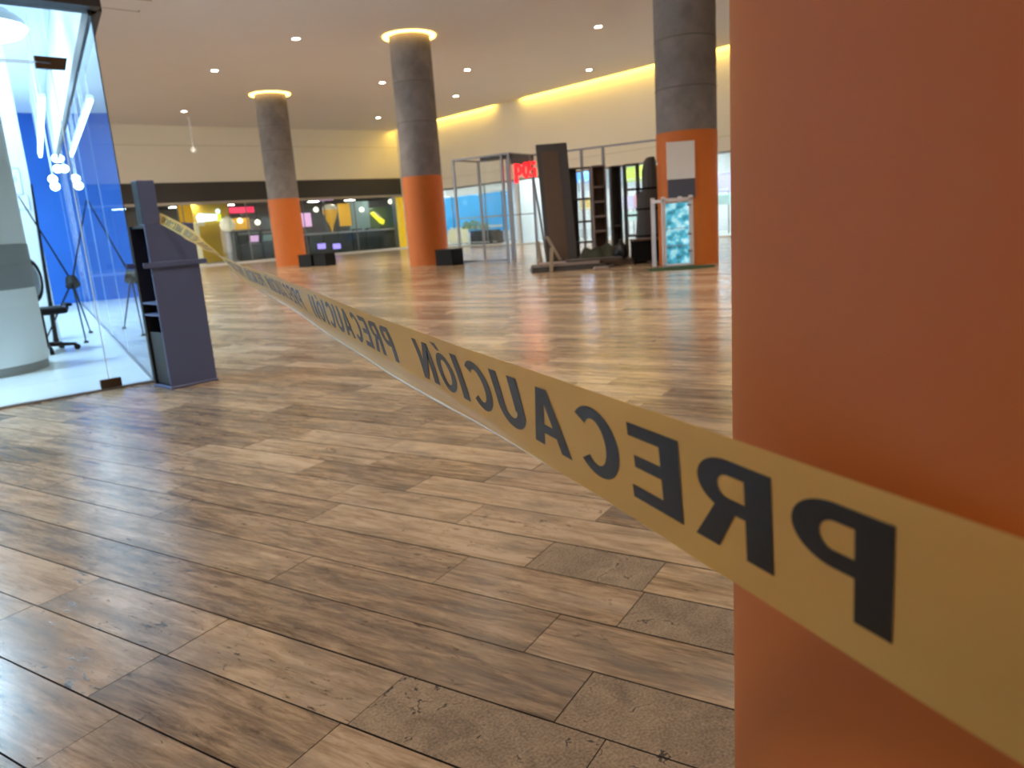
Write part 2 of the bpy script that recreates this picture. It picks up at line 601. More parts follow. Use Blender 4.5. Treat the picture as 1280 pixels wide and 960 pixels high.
joints = {4: [-2.53], 5: [-1.845, -1.172, -.62], 6: [-2.63, -.748, -.1], 7: [-1.93, -.95], 8: [-2.88, -1.41, -.78, -.3],
          9: [-2.2, -1.195, -.79], 10: [-2.3, -1.62], 11: [-2.04], 12: [-2.445], 13: [-3.22]}
patches = {(5, -1.172), (5, -.62), (6, -.748), (6, -.1), (8, -.78), (9, -1.195)}
tones = {(5, -1.845): .78, (6, -2.63): .30, (7, -1.93): .35, (9, -2.2): .92, (10, -2.3): .85, (10, -1.62): .95, (11, -2.04): .9, (8, -1.41): .62, (7, -.95): .6, (8, -2.88): .45, (5, -2.9): .4}
GAP, EGAP = .0034, .0008
rnd = random.Random(21)
for row in range(*NEAR_R):
    js = sorted(joints.get(row, []))
    if not js:
        js = [rnd.uniform(-3, -2)]
    while js[0] > NEAR_A[0]:
        js.insert(0, js[0] - rnd.choice((.67, .9, 1.2, 1.25)))
    while js[-1] < NEAR_A[1]:
        js.append(js[-1] + rnd.choice((.67, .9, 1.2)))
    js = [NEAR_A[0]] + [j for j in js if NEAR_A[0] + .15 < j < NEAR_A[1] - .15] + [NEAR_A[1]]
    for a0, a1 in zip(js, js[1:]):
        p0, p1 = row * PLANK_W + GAP / 2, (row + 1) * PLANK_W - GAP / 2
        dz = rnd.uniform(-.0006, .0004)
        ch = .0009
        mb = MB()
        vs = []
        for (g, z) in ((ch, dz), (0, dz - .0007), (0, -.012)):
            for a, p in ((a0 + EGAP + g * .5, p0 + g), (a1 - EGAP - g * .5, p0 + g), (a1 - EGAP - g * .5, p1 - g), (a0 + EGAP + g * .5, p1 - g)):
                vs.append(T * a + N * p + Vector((0, 0, z)))
        fs = [(0, 1, 2, 3)]
        for k in (0, 4):
            fs += [(k + 4 + i, k + 4 + (i + 1) % 4, k + (i + 1) % 4, k + i) for i in range(4)]
        mb.add(vs, fs)
        key = (row, round(a0, 3))
        o = mb.build('plank', M['mortar'] if key in patches else M['plank'], floor)
        o.data.materials.append(M['subfloor'])
        for pg in list(o.data.polygons)[1:]:
            pg.material_index = 1
        o['tone'] = tones.get(key, rnd.random())

# ------------------------------------------------------------------ ceiling and walls
CZ = 6.5
WX, WY = 24.5, 37.5        # right wall plane, back wall plane
ceiling = struct(MB().box(-7, WX - .35, -7, WY, CZ, CZ + .2).build('ceiling', M['ceil']))
MB().box(WX - .35, WX + .5, -7, WY + .3, CZ + .28, CZ + .4).build('cove_lid', M['ceil'], ceiling)
MB().box(WX - .37, WX - .35, -7, WY, CZ, CZ + .3).build('cove_lip', M['ceil'], ceiling)
MB().box(-7, WX + .3, WY, WY + .15, CZ, CZ + .4).build('cove_end', M['ceil'], ceiling)
# back wall above the shops
wall_back = struct(MB().box(4, WX + .3, WY, WY + .3, 3.95, CZ).build('wall_back', M['cream']))
MB().box(4, WX, WY - .012, WY, 5.62, 5.645).build('joint', M['wjoint'], wall_back)
struct(MB().box(4, WX, WY - .06, WY + .3, 3.05, 3.95).build('trim_1', M['fascia']))
struct(MB().box(4, WX, WY - .1, WY + .1, 2.93, 3.05).build('trim_2', M['sill']))
# right wall above the shops
struct(MB().box(-7.3, WX + .3, -7.3, -7, 0, CZ).build('wall_block_near', M['cream']))  # unseen wall, added to keep world light off the near column
struct(MB().box(-7.3, -7, -7.3, 6.6, 0, CZ).build('wall_block_left', M['cream']))  # unseen too, added to screen world light from the left
struct(MB().box(-7.3, -4.1, 6.5, 6.8, 0, CZ).build('wall_block_return', M['cream']))  # closes the added left wall against the store
struct(MB().box(WX, WX + .3, -7.3, 8, 0, CZ).build('wall_right_near', M['cream']))
wall_right = struct(MB().box(WX, WX + .3, 8, WY, 3.05, CZ + .3).build('wall_right', M['cream']))
MB().box(WX - .012, WX, 8, WY, 3.55, 3.57).build('joint', M['wjoint'], wall_right)
for (y0, y1) in ((28.7, 37.2), (13.0, 26.8)):
    n = 3 if y0 > 20 else 5
    for i in range(n):
        a, b_ = y0 + (y1 - y0) * i / n, y0 + (y1 - y0) * (i + 1) / n - .02
        o = MB().cyl((WX - .16, a, CZ + .10), (WX - .16, b_, CZ + .10), .05, seg=8).build('cove_tube', M['cove'])
        tag(o, 'yellow cove light tube on the right wall, %s of the %s run' % (('far end', 'second tube', 'third tube', 'fourth tube', 'near end')[n - 1 - i if n - 1 - i < n - 1 else 4], 'short far' if y0 > 20 else 'long near'), 'light', 'cove light tubes')
# ceiling access panel above the store
q = gp(152, 3, CZ)
o = thing('ceiling_hatch', (q.x, q.y, CZ - .03), 'small square ceiling hatch above the glass store', 'hatch')
MB().box(q.x - .45, q.x + .45, q.y - .45, q.y + .45, CZ - .025, CZ).build('panel', M['ceil'], o)
MB().box(q.x - .50, q.x + .50, q.y - .50, q.y - .45, CZ - .03, CZ).build('rim', M['sill'], o)
MB().box(q.x - .5, q.x + .5, q.y + .45, q.y + .5, CZ - .03, CZ).build('rim', M['sill'], o)

# glazed front added unseen behind the store, letting daylight onto the ceiling
for i in range(8):
    y0 = 19.3 + i * 2.27
    g = struct(MB().box(3.98, 3.99, y0 + .04, y0 + 2.23, .1, CZ - .1).build('window_%d' % (50 + i), M['glass']))
    MB().box(3.94, 4.04, y0 - .04, y0 + .04, 0, CZ).build('mullion', M['steel'], g)
    MB().box(3.95, 4.03, y0 + .04, y0 + 2.23, 3.2, 3.27).build('added_transom', M['steel'], g)

# ------------------------------------------------------------------ columns
CR = 0.60
ORANGE_Z = 2.59


def column(x, y, label, seams=()):
    t = thing('column', (x, y, 0), label, 'column')
    smooth_by_angle(MB().lathe((x, y, 0), [(CR - .008, ORANGE_Z), (CR - .008, CZ)], 64).build('concrete_shaft', M['concrete'], t))
    smooth_by_angle(MB().lathe((x, y, 0), [(CR, 0), (CR, ORANGE_Z), (CR - .008, ORANGE_Z)], 96).build('painted_band', M['orange'], t))
    for z in seams:
        smooth_by_angle(MB().lathe((x, y, 0), [(CR - .007, z - .012), (CR - .001, z - .006), (CR - .001, z + .006), (CR - .007, z + .012)], 64).build('formwork_seam', M['seam'], t))
    smooth_by_angle(MB().lathe((x, y, 0), [(CR + .015, CZ - .035), (CR + .15, CZ - .035), (CR + .15, CZ), (CR + .015, CZ)], 48).build('light_ring', M['ring'], t))
    return t


column(13.326, 28.82, 'grey concrete column with orange base, farthest of the columns, nearest the glass store', (4.4, 5.3))
column(13.30, 19.15, 'grey concrete column with orange base, standing between the arcade windows and the steel booth', (4.1, 5.2))
column(13.05, 9.466, 'concrete column with orange base carrying the white notice board', (3.4, 4.3, 5.2))
NC = Vector((.808, -.191, 0))
column(NC.x, NC.y, 'large orange column filling the right side, right behind the caution tape', (4.1, 5.2))


# black bins at the column feet
def block(px0, px1, py, depth_m, hgt, label, nm_='waste_box'):
    a, b_ = gp(px0, py), gp(px1, py - .6)
    ex = (b_ - a)
    ey = Vector((-ex.y, ex.x, 0)).normalized() * depth_m
    t = thing(nm_, (a + b_) / 2, label, 'box')
    MB().cbox(a, ex, ey, (0, 0, hgt - .03), .012).build('body', M['black'], t)
    MB().cbox(a - ex * .02 - ey * .02 + Vector((0, 0, hgt - .03)), ex * 1.04, ey * 1.04, (0, 0, .03), .008).build('lid', M['black'], t)


block(374, 390, 334, .5, .44, 'black box beside the farthest column, left one of the pair')
block(392.5, 408, 333.2, .5, .46, 'black box beside the farthest column, right one of the pair')
block(545, 566, 332.5, .5, .46, 'single black box at the foot of the middle column')

# ------------------------------------------------------------------ ceiling downlights
dl = None


def downlight(x, y, label, group, near_wall=False, soft=False):
    t = thing('ceiling_downlight', (x, y, CZ), label, 'light', group)
    global dl
    if dl is None:
        rim = MB().lathe((x, y, CZ), [(.10, -.014), (.14, -.014), (.14, 0)], 20).build('rim', M['white'], t)
        lens = MB().lathe((x, y, CZ), [(0.001, -.010), (.105, -.010)], 20).build('lens', M['lamp'], t)
        ld = bpy.data.lights.new('downlight_beam', 'SPOT')
        ld.energy = DOWN_W
        ld.color = (1.0, .86, .70)
        ld.spot_size = math.radians(125)
        ld.spot_blend = .9
        ld.shadow_soft_size = .07
        beam = bpy.data.objects.new('downlight_beam', ld)
        COL.objects.link(beam)
        beam.parent = t
        beam.location = (0, 0, -.03)
        dl = (rim, lens, beam)
    else:
        for c in dl:
            k = c.copy()
            COL.objects.link(k)
            k.parent = t
            if near_wall and k.type == 'LIGHT':      # narrow beam, so that it does not scallop the wall
                k.data = k.data.copy()
                k.data.energy = DOWN_W * .5
                k.data.spot_size = math.radians(60)
            if soft and k.type == 'LIGHT':           # source widened so that the tape's shadow blurs
                k.data = k.data.copy()
                k.data.energy = DOWN_W * .8
                k.data.shadow_soft_size = .45


for x, y, lab in ((9.98, 25.41, 'round recessed ceiling light left of the farthest column, the upper of two'),
                  (11.59, 33.40, 'round recessed ceiling light above the thin hanging rod'),
                  (10.54, 20.67, 'round recessed ceiling light high up between the glass store and the middle column'),
                  (16.21, 25.35, 'round recessed ceiling light just left of the middle column, upper one'),
                  (20.73, 33.08, 'round recessed ceiling light just left of the middle column, lower one'),
                  (20.82, 26.90, 'round recessed ceiling light just right of the middle column, lower one'),
                  (17.86, 22.30, 'round recessed ceiling light just right of the middle column, upper one'),
                  (22.37, 20.60, 'round recessed ceiling light close to the long cove light'),
                  (17.79, 15.93, 'round recessed ceiling light left of the notice board column, nearest the viewer')):
    downlight(x, y, lab, 'recessed ceiling lights', x > 20)
for x, y in ((4.1, 4.4), (-.6, 4.3), (-5.0, -4.6), (8.6, 4.6), (8.0, 10.6), (5.4, 15.2), (14.6, 4.4), (19.6, 9.6)):  # unseen lamps, added to brighten the near floor, tape and hall
    downlight(x, y, 'unseen recessed ceiling light added out of view to light the hall', 'added ceiling lights out of view', x > 19, -1 < x < 5)

# hanging rod with a small white camera
q = gp(236, 147, CZ)
t = thing('hanging_camera', (q.x, q.y, CZ), 'thin white rod with a small white camera hanging from the far ceiling', 'camera')
MB().cyl(q, q - Vector((0, 0, 1.28)), .035, seg=10).build('rod', M['white'], t)
smooth_by_angle(MB().lathe(q - Vector((0, 0, 1.50)), [(.01, 0), (.10, .05), (.13, .14), (.10, .22), (.01, .24)], 16).build('camera_head', M['white'], t))
MB().cyl(q - Vector((0, 0, .05)), q, .09, seg=12).build('mount', M['white'], t)

# ------------------------------------------------------------------ glass store on the left
GY = 6.66
CX = 1.73
SD = Vector((.158, .987, 0)).normalized()
SN = Vector((SD.y, -SD.x, 0))          # outwards to the hall
SL = 12.4                               # length of the side wall
corner = Vector((CX, GY, 0))
backp = corner + SD * SL
HZ = 2.88
sfl = MB().add([(-4, GY - .01, .014), (CX, GY - .01, .014), tuple(backp + Vector((0, 0, .014))), (-4, backp.y, .014)], [(0, 1, 2, 3)]).build('floor_store', M['wtile'])
struct(sfl)
for k in range(1, 7):
    MB().box(-4, CX + .16 * k * .9, GY + k * .9 - .002, GY + k * .9 + .002, .0141, .0146).build('tile_joint', M['sgrey'], sfl)
struct(MB().box(-4, CX + .02, GY - .03, GY + .03, 0, .016).build('trim_3', M['steel']))
sc = struct(MB().add([(-4, GY, 4.0), (-4, backp.y, 4.0), tuple(backp + Vector((.1, 0, 4.0))), (CX, GY, 4.0)], [(0, 1, 2, 3)]).build('ceiling_store', M['swhite']))
struct(MB().box(-4, backp.x + .1, backp.y, backp.y + .15, 0, 4.2).build('wall_store_back', M['sblue']))
struct(MB().box(-4.15, -4, GY, backp.y, 0, 4.2).build('wall_store_left', M['swhite']))
hd = MB().box(-4.2, CX + .05, GY - .12, GY + .10, HZ, 4.35)
struct(hd.build('trim_4', M['header']))
sb2 = MB().obox(corner + Vector((-.02, 0, HZ)), SD * SL, SN * .10, (0, 0, .10))
struct(sb2.build('trim_5', M['header']))
sw = MB().obox(corner + Vector((-.02, 0, HZ + .10)), SD * SL, SN * .06, (0, 0, 1.37))
struct(sw.build('wall_store_side', M['swhite']))
struct(MB().obox(corner + Vector((-.02, 0, HZ - .035)), SD * SL, SN * .03, (0, 0, .035)).build('trim_6', M['header']))
# front glazing
g1 = MB().box(CX - .325, CX - .005, GY - .005, GY + .005, .016, HZ).build('window_1', M['glass'])
struct(g1)
MB().box(CX - .006, CX, GY - .006, GY + .006, .016, HZ).build('edge', M['kgrey'], g1)
g2 = struct(MB().box(-4, CX - .335, GY - .005, GY + .005, 2.485, HZ).build('window_2', M['glass']))
MB().box(-4, CX - .335, GY - .006, GY + .006, 2.480, 2.487).build('edge', M['gedge'], g2)
g3 = struct(MB().box(.40, CX - .335, GY - .005, GY + .005, .022, 2.472).build('door_1', M['glass']))
MB().box(.40, CX - .335, GY - .006, GY + .006, 2.468, 2.474).box(CX - .339, CX - .333, GY - .006, GY + .006, .03, 2.47).build('edge', M['gedge'], g3)
hy = GY - .018
tp_ = MB().prism([(0, 0), (.19, 0), (.215, .085), (.0, .085), (0, .05), (.10, .05), (.10, .038), (0, .038)], (1.296, hy, 2.437), (1, 0, 0), (0, 0, 1), (0, .036, 0))
tp_.build('top_pivot_fitting', M['bronze'], g3)
MB().cbox((1.325, hy, .016), (.155, 0, 0), (0, .036, 0), (0, 0, .072), .004).build('bottom_pivot_fitting', M['bronze'], g3)
g4 = struct(MB().box(-4, .39, GY - .005, GY + .005, .016, 2.472).build('window_3', M['glass']))
# side glazing, panel by panel
ns = 6
for i in range(ns):
    a = corner + SD * (SL * i / ns + .006)
    g = MB().obox(a + SN * -.005 + Vector((0, 0, .02)), SD * (SL / ns - .012), SN * .010, (0, 0, HZ - .06)).build('window_%d' % (4 + i), M['sglass'])
    struct(g)
    MB().obox(a + SD * (SL / ns - .016) + SN * -.006 + Vector((0, 0, .02)), SD * .012, SN * .012, (0, 0, HZ - .06)).build('edge', M['gedge'], g)
struct(MB().obox(corner + SN * -.02, SD * SL, SN * .04, (0, 0, .022)).build('trim_7', M['steel']))

# clad round pillar with the grey band
pc = Vector((.765, 8.83, .014))
t = thing('round_pillar', pc, 'white round pillar with grey band just inside the glass store', 'pillar')
R1 = .575
smooth_by_angle(MB().lathe(pc, [(R1 - .01, 0), (R1 - .01, .085), (R1, .085)], 64).build('plinth', M['plinth'], t))
smooth_by_angle(MB().lathe(pc, [(R1, .085), (R1, .79)], 64).build('lower_cladding', M['swhite'], t))
smooth_by_angle(MB().lathe(pc, [(R1, .79), (R1 + .006, .795), (R1 + .006, 1.20), (R1, 1.205)], 64).build('grey_band', M['sgrey'], t))
smooth_by_angle(MB().lathe(pc, [(R1, 1.205), (R1, 1.98), (R1 - .004, 1.985), (R1 - .004, 1.99), (R1, 1.995), (R1, 3.985)], 64).build('upper_cladding', M['swhite'], t))
# flat white pillar with a framed print
t = thing('square_pillar', (1.4, 11.2, .014), 'flat white pillar behind the office chair with a thin framed print', 'pillar')
MB().box(.55, 1.85, 11.04, 11.5, .014, 3.99).build('shaft', M['swhite'], t)
fr = MB()
for (x0, x1, z0, z1) in ((1.56, 1.755, 2.15, 2.156), (1.56, 1.755, 1.84, 1.846), (1.749, 1.755, 1.84, 2.15), (1.64, 1.80, 1.66, 1.666), (1.794, 1.80, 1.66, 1.84)):
    fr.box(x0, x1, 11.033, 11.041, z0, z1)
fr.build('frame_line', M['print_ink'], t)
# small grey letters "SO"
lt = MB()
for cx_, kind in ((1.655, 'S'), (1.700, 'O')):
    if kind == 'O':
        for k in range(14):
            a0_, a1_ = 2 * math.pi * k / 14, 2 * math.pi * (k + 1) / 14
            lt.add([(cx_ + .016 * math.cos(a) * s_, 11.032, 2.02 + .026 * math.sin(a) * s_) for a, s_ in ((a0_, 1), (a1_, 1), (a1_, .6), (a0_, .6))], [(0, 1, 2, 3)])
    else:
        for (x0, x1, z0, z1) in ((-.014, .014, .018, .026), (-.014, .014, -.004, .004), (-.014, .014, -.026, -.018), (-.014, -.006, 0, .026), (.006, .014, -.026, 0)):
            lt.add([(cx_ + x0, 11.032, 2.02 + z0), (cx_ + x1, 11.032, 2.02 + z0), (cx_ + x1, 11.032, 2.02 + z1), (cx_ + x0, 11.032, 2.02 + z1)], [(0, 1, 2, 3)])
lt.build('letters', M['print_ink'], t)

# office chair
oc = Vector((1.50, 9.86, .014))
t = thing('office_chair', oc, 'black office chair behind the white round pillar', 'chair')
for k in range(5):
    a = 2 * math.pi * k / 5 - .35
    d_ = Vector((math.cos(a), math.sin(a), 0))
    leg = MB().cyl(oc + Vector((0, 0, .09)), oc + d_ * .30 + Vector((0, 0, .065)), .026, .018, 8).build('base_leg', M['black'], t)
    MB().cyl(oc + d_ * .30 + Vector((-.02 * d_.y, .02 * d_.x, .032)), oc + d_ * .30 + Vector((.02 * d_.y, -.02 * d_.x, .032)), .032, seg=12).build('caster', M['black'], leg)
MB().cyl(oc + Vector((0, 0, .07)), oc + Vector((0, 0, .44)), .028, seg=10).build('gas_lift', M['black'], t)
MB().cbox(oc + Vector((-.24, -.23, .43)), (.48, 0, 0), (0, .46, 0), (0, 0, .075), .02).build('seat', M['black'], t)
bk = MB()
nseg = 20
for i in range(nseg):
    for rr, yy in ((1.0, 0), (.78, 0), (.78, .03), (1.0, .03)):
        a = 2 * math.pi * i / nseg
        bk.v.append(oc + Vector((.02 + yy - .26 + .0 * rr, .20 * rr * math.cos(a), .82 + .24 * rr * math.sin(a))) + Vector((.02, -.05, 0)))
for i in range(nseg):
    j = (i + 1) % nseg
    for k in range(4):
        bk.f.append([i * 4 + k, j * 4 + k, j * 4 + (k + 1) % 4, i * 4 + (k + 1) % 4])
# turn the backrest so that it shows broadside from the door
for v_ in bk.v:
    e = v_ - oc
    v_.xy = (oc.x + e.y * .55 - .02, oc.y + e.x * .8)
bk.build('backrest_frame', M['black'], t)
MB().lathe((0, 0, 0), [(.001, 0), (1, 0)], 20).f
ms = MB()
cen = oc + Vector((-.055, -.18, .82))
ms.v = [cen + Vector((.55 * .155 * math.cos(2 * math.pi * i / 20), 0, .19 * math.sin(2 * math.pi * i / 20))) for i in range(20)]
ms.f = [list(range(20))]
ms.build('backrest_mesh', M['sgrey'], t)
for s_ in (-1, 1):
    ar = MB().cbox(oc + Vector((.22 * s_ - .03 + .05, -.17, .62 if s_ < 0 else .50)), (.06, 0, 0), (0, .26, 0), (0, 0, .035), .008).build('armrest', M['black'], t)
    MB().cyl(oc + Vector((.22 * s_ + .05, -.02, .46)), oc + Vector((.22 * s_ + .05, -.02, .63 if s_ < 0 else .51)), .015, seg=8).build('armrest_post', M['black'], ar)
MB().cyl(oc + Vector((-.05, -.20, .48)), oc + Vector((-.05, -.19, .70)), .018, seg=8).build('back_bracket', M['black'], t)

# bare X banner stand
hub = wp(90, 352, 1, 10.75)
t = thing('banner_stand', (hub.x, hub.y, .014), 'bare black X banner stand in front of the blue wall', 'stand')
smooth_by_angle(MB().cyl(hub + Vector((0, -.03, -.05)), hub + Vector((0, .03, .05)), .085, .06, 14).build('hub', M['black'], t))
for (px, py, yy) in ((23, 245, 10.72), (108, 250, 10.80)):
    MB().cyl(hub, wp(px, py, 1, yy), .011, .007, 8).build('upper_rod', M['black'], t)
for p in (gp(56, 428, .02), gp(108, 428, .02), Vector((hub.x + .25, hub.y + .75, .02))):
    lg = MB().cyl(hub, p, .012, .009, 8).build('leg', M['black'], t)
    MB().cyl(p + Vector((0, 0, -.006)), p + Vector((0, 0, .02)), .028, seg=10).build('foot', M['black'], lg)
# slim black upright beside the pillar
a, b_ = wp(51, 330, 1, 10.98), wp(39, 230, 1, 10.98)
t = thing('folded_banner', (a.x, 10.98, .014), 'slim black upright leaning beside the flat white pillar', 'banner')
MB().cbox((a.x - .03, 10.95, .014), (.06, 0, 0), (0, .06, 0), (0, 0, .05), .01).build('foot', M['black'], t)
MB().cyl((a.x, 10.98, .05), (b_.x, 10.98, b_.z), .028, .012, 8).build('pole', M['black'], t)

# store lights
dm = Vector((1.42, 9.5, 3.24))
t = thing('dome_lamp', dm, 'big white glowing dome lamp under the store ceiling', 'lamp')
smooth_by_angle(MB().lathe(dm, [(.001, 0), (.22, .012), (.36, .06), (.42, .13)], 32).build('diffuser', M['sdome'], t))
smooth_by_angle(MB().lathe(dm, [(.42, .13), (.40, .20), (.28, .29), (.08, .34), (.03, .40)], 32).build('shade', M['swhite'], t))
MB().cyl(dm + Vector((0, 0, .38)), (dm.x, dm.y, 4.0), .012, seg=8).build('cord', M['swhite'], t)


def store_lamp(p, sx, sy):
    ld = bpy.data.lights.new('store_ceiling_light', 'AREA')
    ld.shape = 'RECTANGLE'
    ld.size, ld.size_y = sx, sy
    ld.energy = STORE_W
    ld.color = (.56, .80, 1.0)
    return ld


for i, (x, y) in enumerate(((-.6, 8.2), (.2, 10.4), (.9, 12.8), (1.3, 15.6))):
    t = thing('store_panel_light', (x, y, 3.97), ('square white ceiling panel light in the store, %s' % ('nearest the glass front', 'second from the glass front', 'third from the glass front', 'deepest by the blue wall')[i]), 'light', 'store ceiling panels')
    MB().box(x - .32, x + .32, y - .32, y + .32, 3.975, 3.998).build('frame', M['swhite'], t)
    MB().box(x - .28, x + .28, y - .28, y + .28, 3.968, 3.976).build('diffuser', M['sdome'], t)
    lo = bpy.data.objects.new('panel_beam', store_lamp(None, .56, .56))
    COL.objects.link(lo)
    lo.parent = t
    lo.location = (0, 0, -.02)
a = corner + SD * 4.5 - SN * .27 + Vector((0, 0, 2.97))
for i in range(4):
    s0, s1 = a + SD * (i * 1.6), a + SD * (i * 1.6 + 1.5)
    t = thing('tube_light', s0, 'cool white tube light along the side glass of the store, %s' % ('nearest', 'second', 'third', 'farthest')[i], 'light', 'store tube lights')
    MB().cyl(s0, s1, .028, seg=10).build('tube', M['sled'], t)
    MB().obox(s0 + Vector((0, 0, .028)) - SN * .04, SD * 1.5, SN * .08, (0, 0, .05)).build('batten', M['swhite'], t)
    for s_ in (.2, 1.3):
        MB().cyl(s0 + SD * s_ + Vector((0, 0, .07)), s0 + SD * s_ + Vector((0, 0, 1.03)), .006, seg=6).build('hanger', M['swhite'], t)
for i, (px, py) in enumerate(((70, 198), (72, 211), (66, 224), (69, 233))):
    p = wp(px, py, 1, 16.8 - .5 * i)
    t = thing('globe_pendant', p, 'small pale blue globe pendant by the blue wall, number from the top: %s' % ('first', 'second', 'third', 'lowest')[i], 'lamp', 'globe pendants')
    smooth_by_angle(MB().lathe(p, [(.001, -.075), (.045, -.06), (.075, -.02), (.075, .02), (.045, .06), (.012, .075)], 16).build('globe', M['sled'], t))
    MB().cyl(p + Vector((0, 0, .09)), (p.x, p.y, 4.0), .006, seg=6).build('cord', M['swhite'], t)

# ------------------------------------------------------------------ slate blue stand the tape is tied to
kM = Vector((1.708, 6.13, 0))
E1 = Vector((.992, .124, 0))
E2 = Vector((-.124, .992, 0))
KW, KD, KH = .378, .30, 1.265
Z = Vector((0, 0, 1))
t = thing('display_stand', kM + E1 * .19 + E2 * .15, 'tall slate blue display stand with open shelves beside the glass door', 'stand')
MB().cbox(kM, E1 * KW, E2 * .02, Z * KH, .004).build('side_panel', M['kiosk'], t)
MB().cbox(kM + E2 * (KD - .02), E1 * KW, E2 * .02, Z * KH, .004).build('side_panel', M['kblack'], t)
MB().obox(kM + E1 * (KW - .02) + E2 * .02, E1 * .02, E2 * (KD - .04), Z * KH).build('back_panel', M['kblack'], t)
MB().obox(kM + E1 * .02 + E2 * .02 + Z * (KH - .02), E1 * (KW - .04), E2 * (KD - .04), Z * .018).build('top_panel', M['kblack'], t)
MB().obox(kM + E1 * .02 + E2 * .02 + Z * .02, E1 * (KW - .04), E2 * (KD - .04), Z * .02).build('bottom_panel', M['kblack'], t)
for z in (.665, .575):
    MB().obox(kM + E1 * .005 + E2 * .02 + Z * z, E1 * (KW - .03), E2 * (KD - .04), Z * .014).build('shelf', M['kiosk'], t)
MB().obox(kM + E1 * .02 + E2 * .02 + Z * .04, E1 * .015, E2 * (KD - .04), Z * .40).build('kick_panel', M['kgrey'], t)
MB().cbox(kM - E1 * .06 - E2 * .012 + Z * .945, E1 * (KW + .12), E2 * .012, Z * .04, .003).build('ledge', M['kiosk'], t)
MB().cbox(kM - E1 * .06 + E2 * KD + Z * .945, E1 * (KW + .12), E2 * .012, Z * .04, .003).build('ledge', M['kiosk'], t)
MB().cbox(kM + Z * KH, E1 * .125, E2 * .11, Z * .325, .004).build('head_post', M['kiosk'], t)
MB().obox(kM + E1 * -.002 + E2 * .005 + Z * (KH + .005), E1 * .003, E2 * .10, Z * .315).build('head_face', M['kblack'], t)
MB().cbox(kM - E1 * .008 - E2 * .008, E1 * (KW + .016), E2 * (KD + .016), Z * .018, .004).build('base', M['kiosk'], t)

# ------------------------------------------------------------------ caution tape
TW = .075
ctrl = []      # (centre, roll of the lower edge to the right)
c0 = Vector((.226, -.017, .958))
td = Vector((.303, .953, .004)).normalized()
# wrapped round the near column
wr = CR + .004
tang = NC + Vector((-td.y, td.x, 0)).normalized() * wr
for k in range(14, 0, -1):
    a = math.radians(9 * k)
    v_ = Vector((-td.y, td.x, 0)).normalized()
    v_ = Vector((v_.x * math.cos(a) - v_.y * math.sin(a), v_.x * math.sin(a) + v_.y * math.cos(a), 0))
    ctrl.append((NC + v_ * wr + Vector((0, 0, .957)), 0.))
ctrl.append((Vector((tang.x, tang.y, .957)), 0.))
for d_, ph in ((.2333, 0), (.36, 3), (.5, 8), (.7, 14), (1.0, 16), (1.26, 17)):
    ctrl.append((Vector((0, 0, CAM_H)) + rt * (-.4424 * d_ + .2617) + dn * (-.189 * d_ + .128) + fw * d_, ph))
for (x, y, d_, ph) in ((341, 356.8, 2.0, 19), (299, 337.8, 3.0, 24), (253, 305.5, 4.45, 86), (226, 286.5, 5.3, 150)):
    q = ray(x, y)
    ctrl.append((Vector((0, 0, CAM_H)) + q * (d_ / F_PX), ph))
ctrl.append((kM + E1 * .13 + E2 * .03 + Z * 1.315, 168.))
# dense resampling
path = []
for i in range(len(ctrl) - 1):
    pts = [ctrl[max(0, i - 1)], ctrl[i], ctrl[i + 1], ctrl[min(len(ctrl) - 1, i + 2)]]
    P_ = [p[0] for p in pts]
    # centripetal Catmull-Rom
    ts = [0]
    for k in range(3):
        ts.append(ts[-1] + max(1e-4, (P_[k + 1] - P_[k]).length ** .5))
    nsub = max(3, int((P_[2] - P_[1]).length / .008))
    for s_ in range(nsub):
        tt = ts[1] + (ts[2] - ts[1]) * s_ / nsub

        def li(A, B, a, b):
            return A * ((b - tt) / (b - a)) + B * ((tt - a) / (b - a))
        A1, A2, A3 = li(P_[0], P_[1], ts[0], ts[1]), li(P_[1], P_[2], ts[1], ts[2]), li(P_[2], P_[3], ts[2], ts[3])
        B1, B2 = li(A1, A2, ts[0], ts[2]), li(A2, A3, ts[1], ts[3])
        f_ = s_ / nsub
        f2 = f_ * f_ * (3 - 2 * f_)
        path.append((li(B1, B2, ts[1], ts[2]), pts[1][1] * (1 - f2) + pts[2][1] * f2))
path.append(ctrl[-1])
arc = [0.]
for i in range(1, len(path)):
    arc.append(arc[-1] + (path[i][0] - path[i - 1][0]).length)
frames = []
for i, (p, ph) in enumerate(path):
    d_ = (path[min(i + 1, len(path) - 1)][0] - path[max(i - 1, 0)][0]).normalized()
    right = Vector((d_.y, -d_.x, 0)).normalized()
    down = d_.cross(right).normalized()
    if down.z > 0:
        down = -down
    a = math.radians(ph)
    wv = down * math.cos(a) + right * math.sin(a)      # towards the lower edge
    nv = d_.cross(wv).normalized()
    frames.append((p, wv, nv))
# orient face normal to the left of the running direction at the start
import bisect


def tape_at(u, v, off=0.):
    """u arc length, v 0 (top) .. 1 (bottom)"""
    i = min(max(bisect.bisect_right(arc, u) - 1, 0), len(path) - 2)
    f_ = (u - arc[i]) / max(1e-6, arc[i + 1] - arc[i])
    p = path[i][0].lerp(path[i + 1][0], f_)
    wv = frames[i][1].lerp(frames[i + 1][1], f_)
    nv = frames[i][2].lerp(frames[i + 1][2], f_).normalized()
    d_wrap = max(0., min(1., (u - U0 - .35) / .5))
    rip = d_wrap * (.0009 * math.sin(u * 9.1 + v * 2.2) + .0016 * math.sin(u * 3.7 + 1 + v * 5))
    curl = 0.
    if v > .90:
        curl = (v - .90) / .10 * .0095 * d_wrap
    return p + wv * ((v - .5) * TW) + nv * (off + rip) - nv * (curl * SIGN)


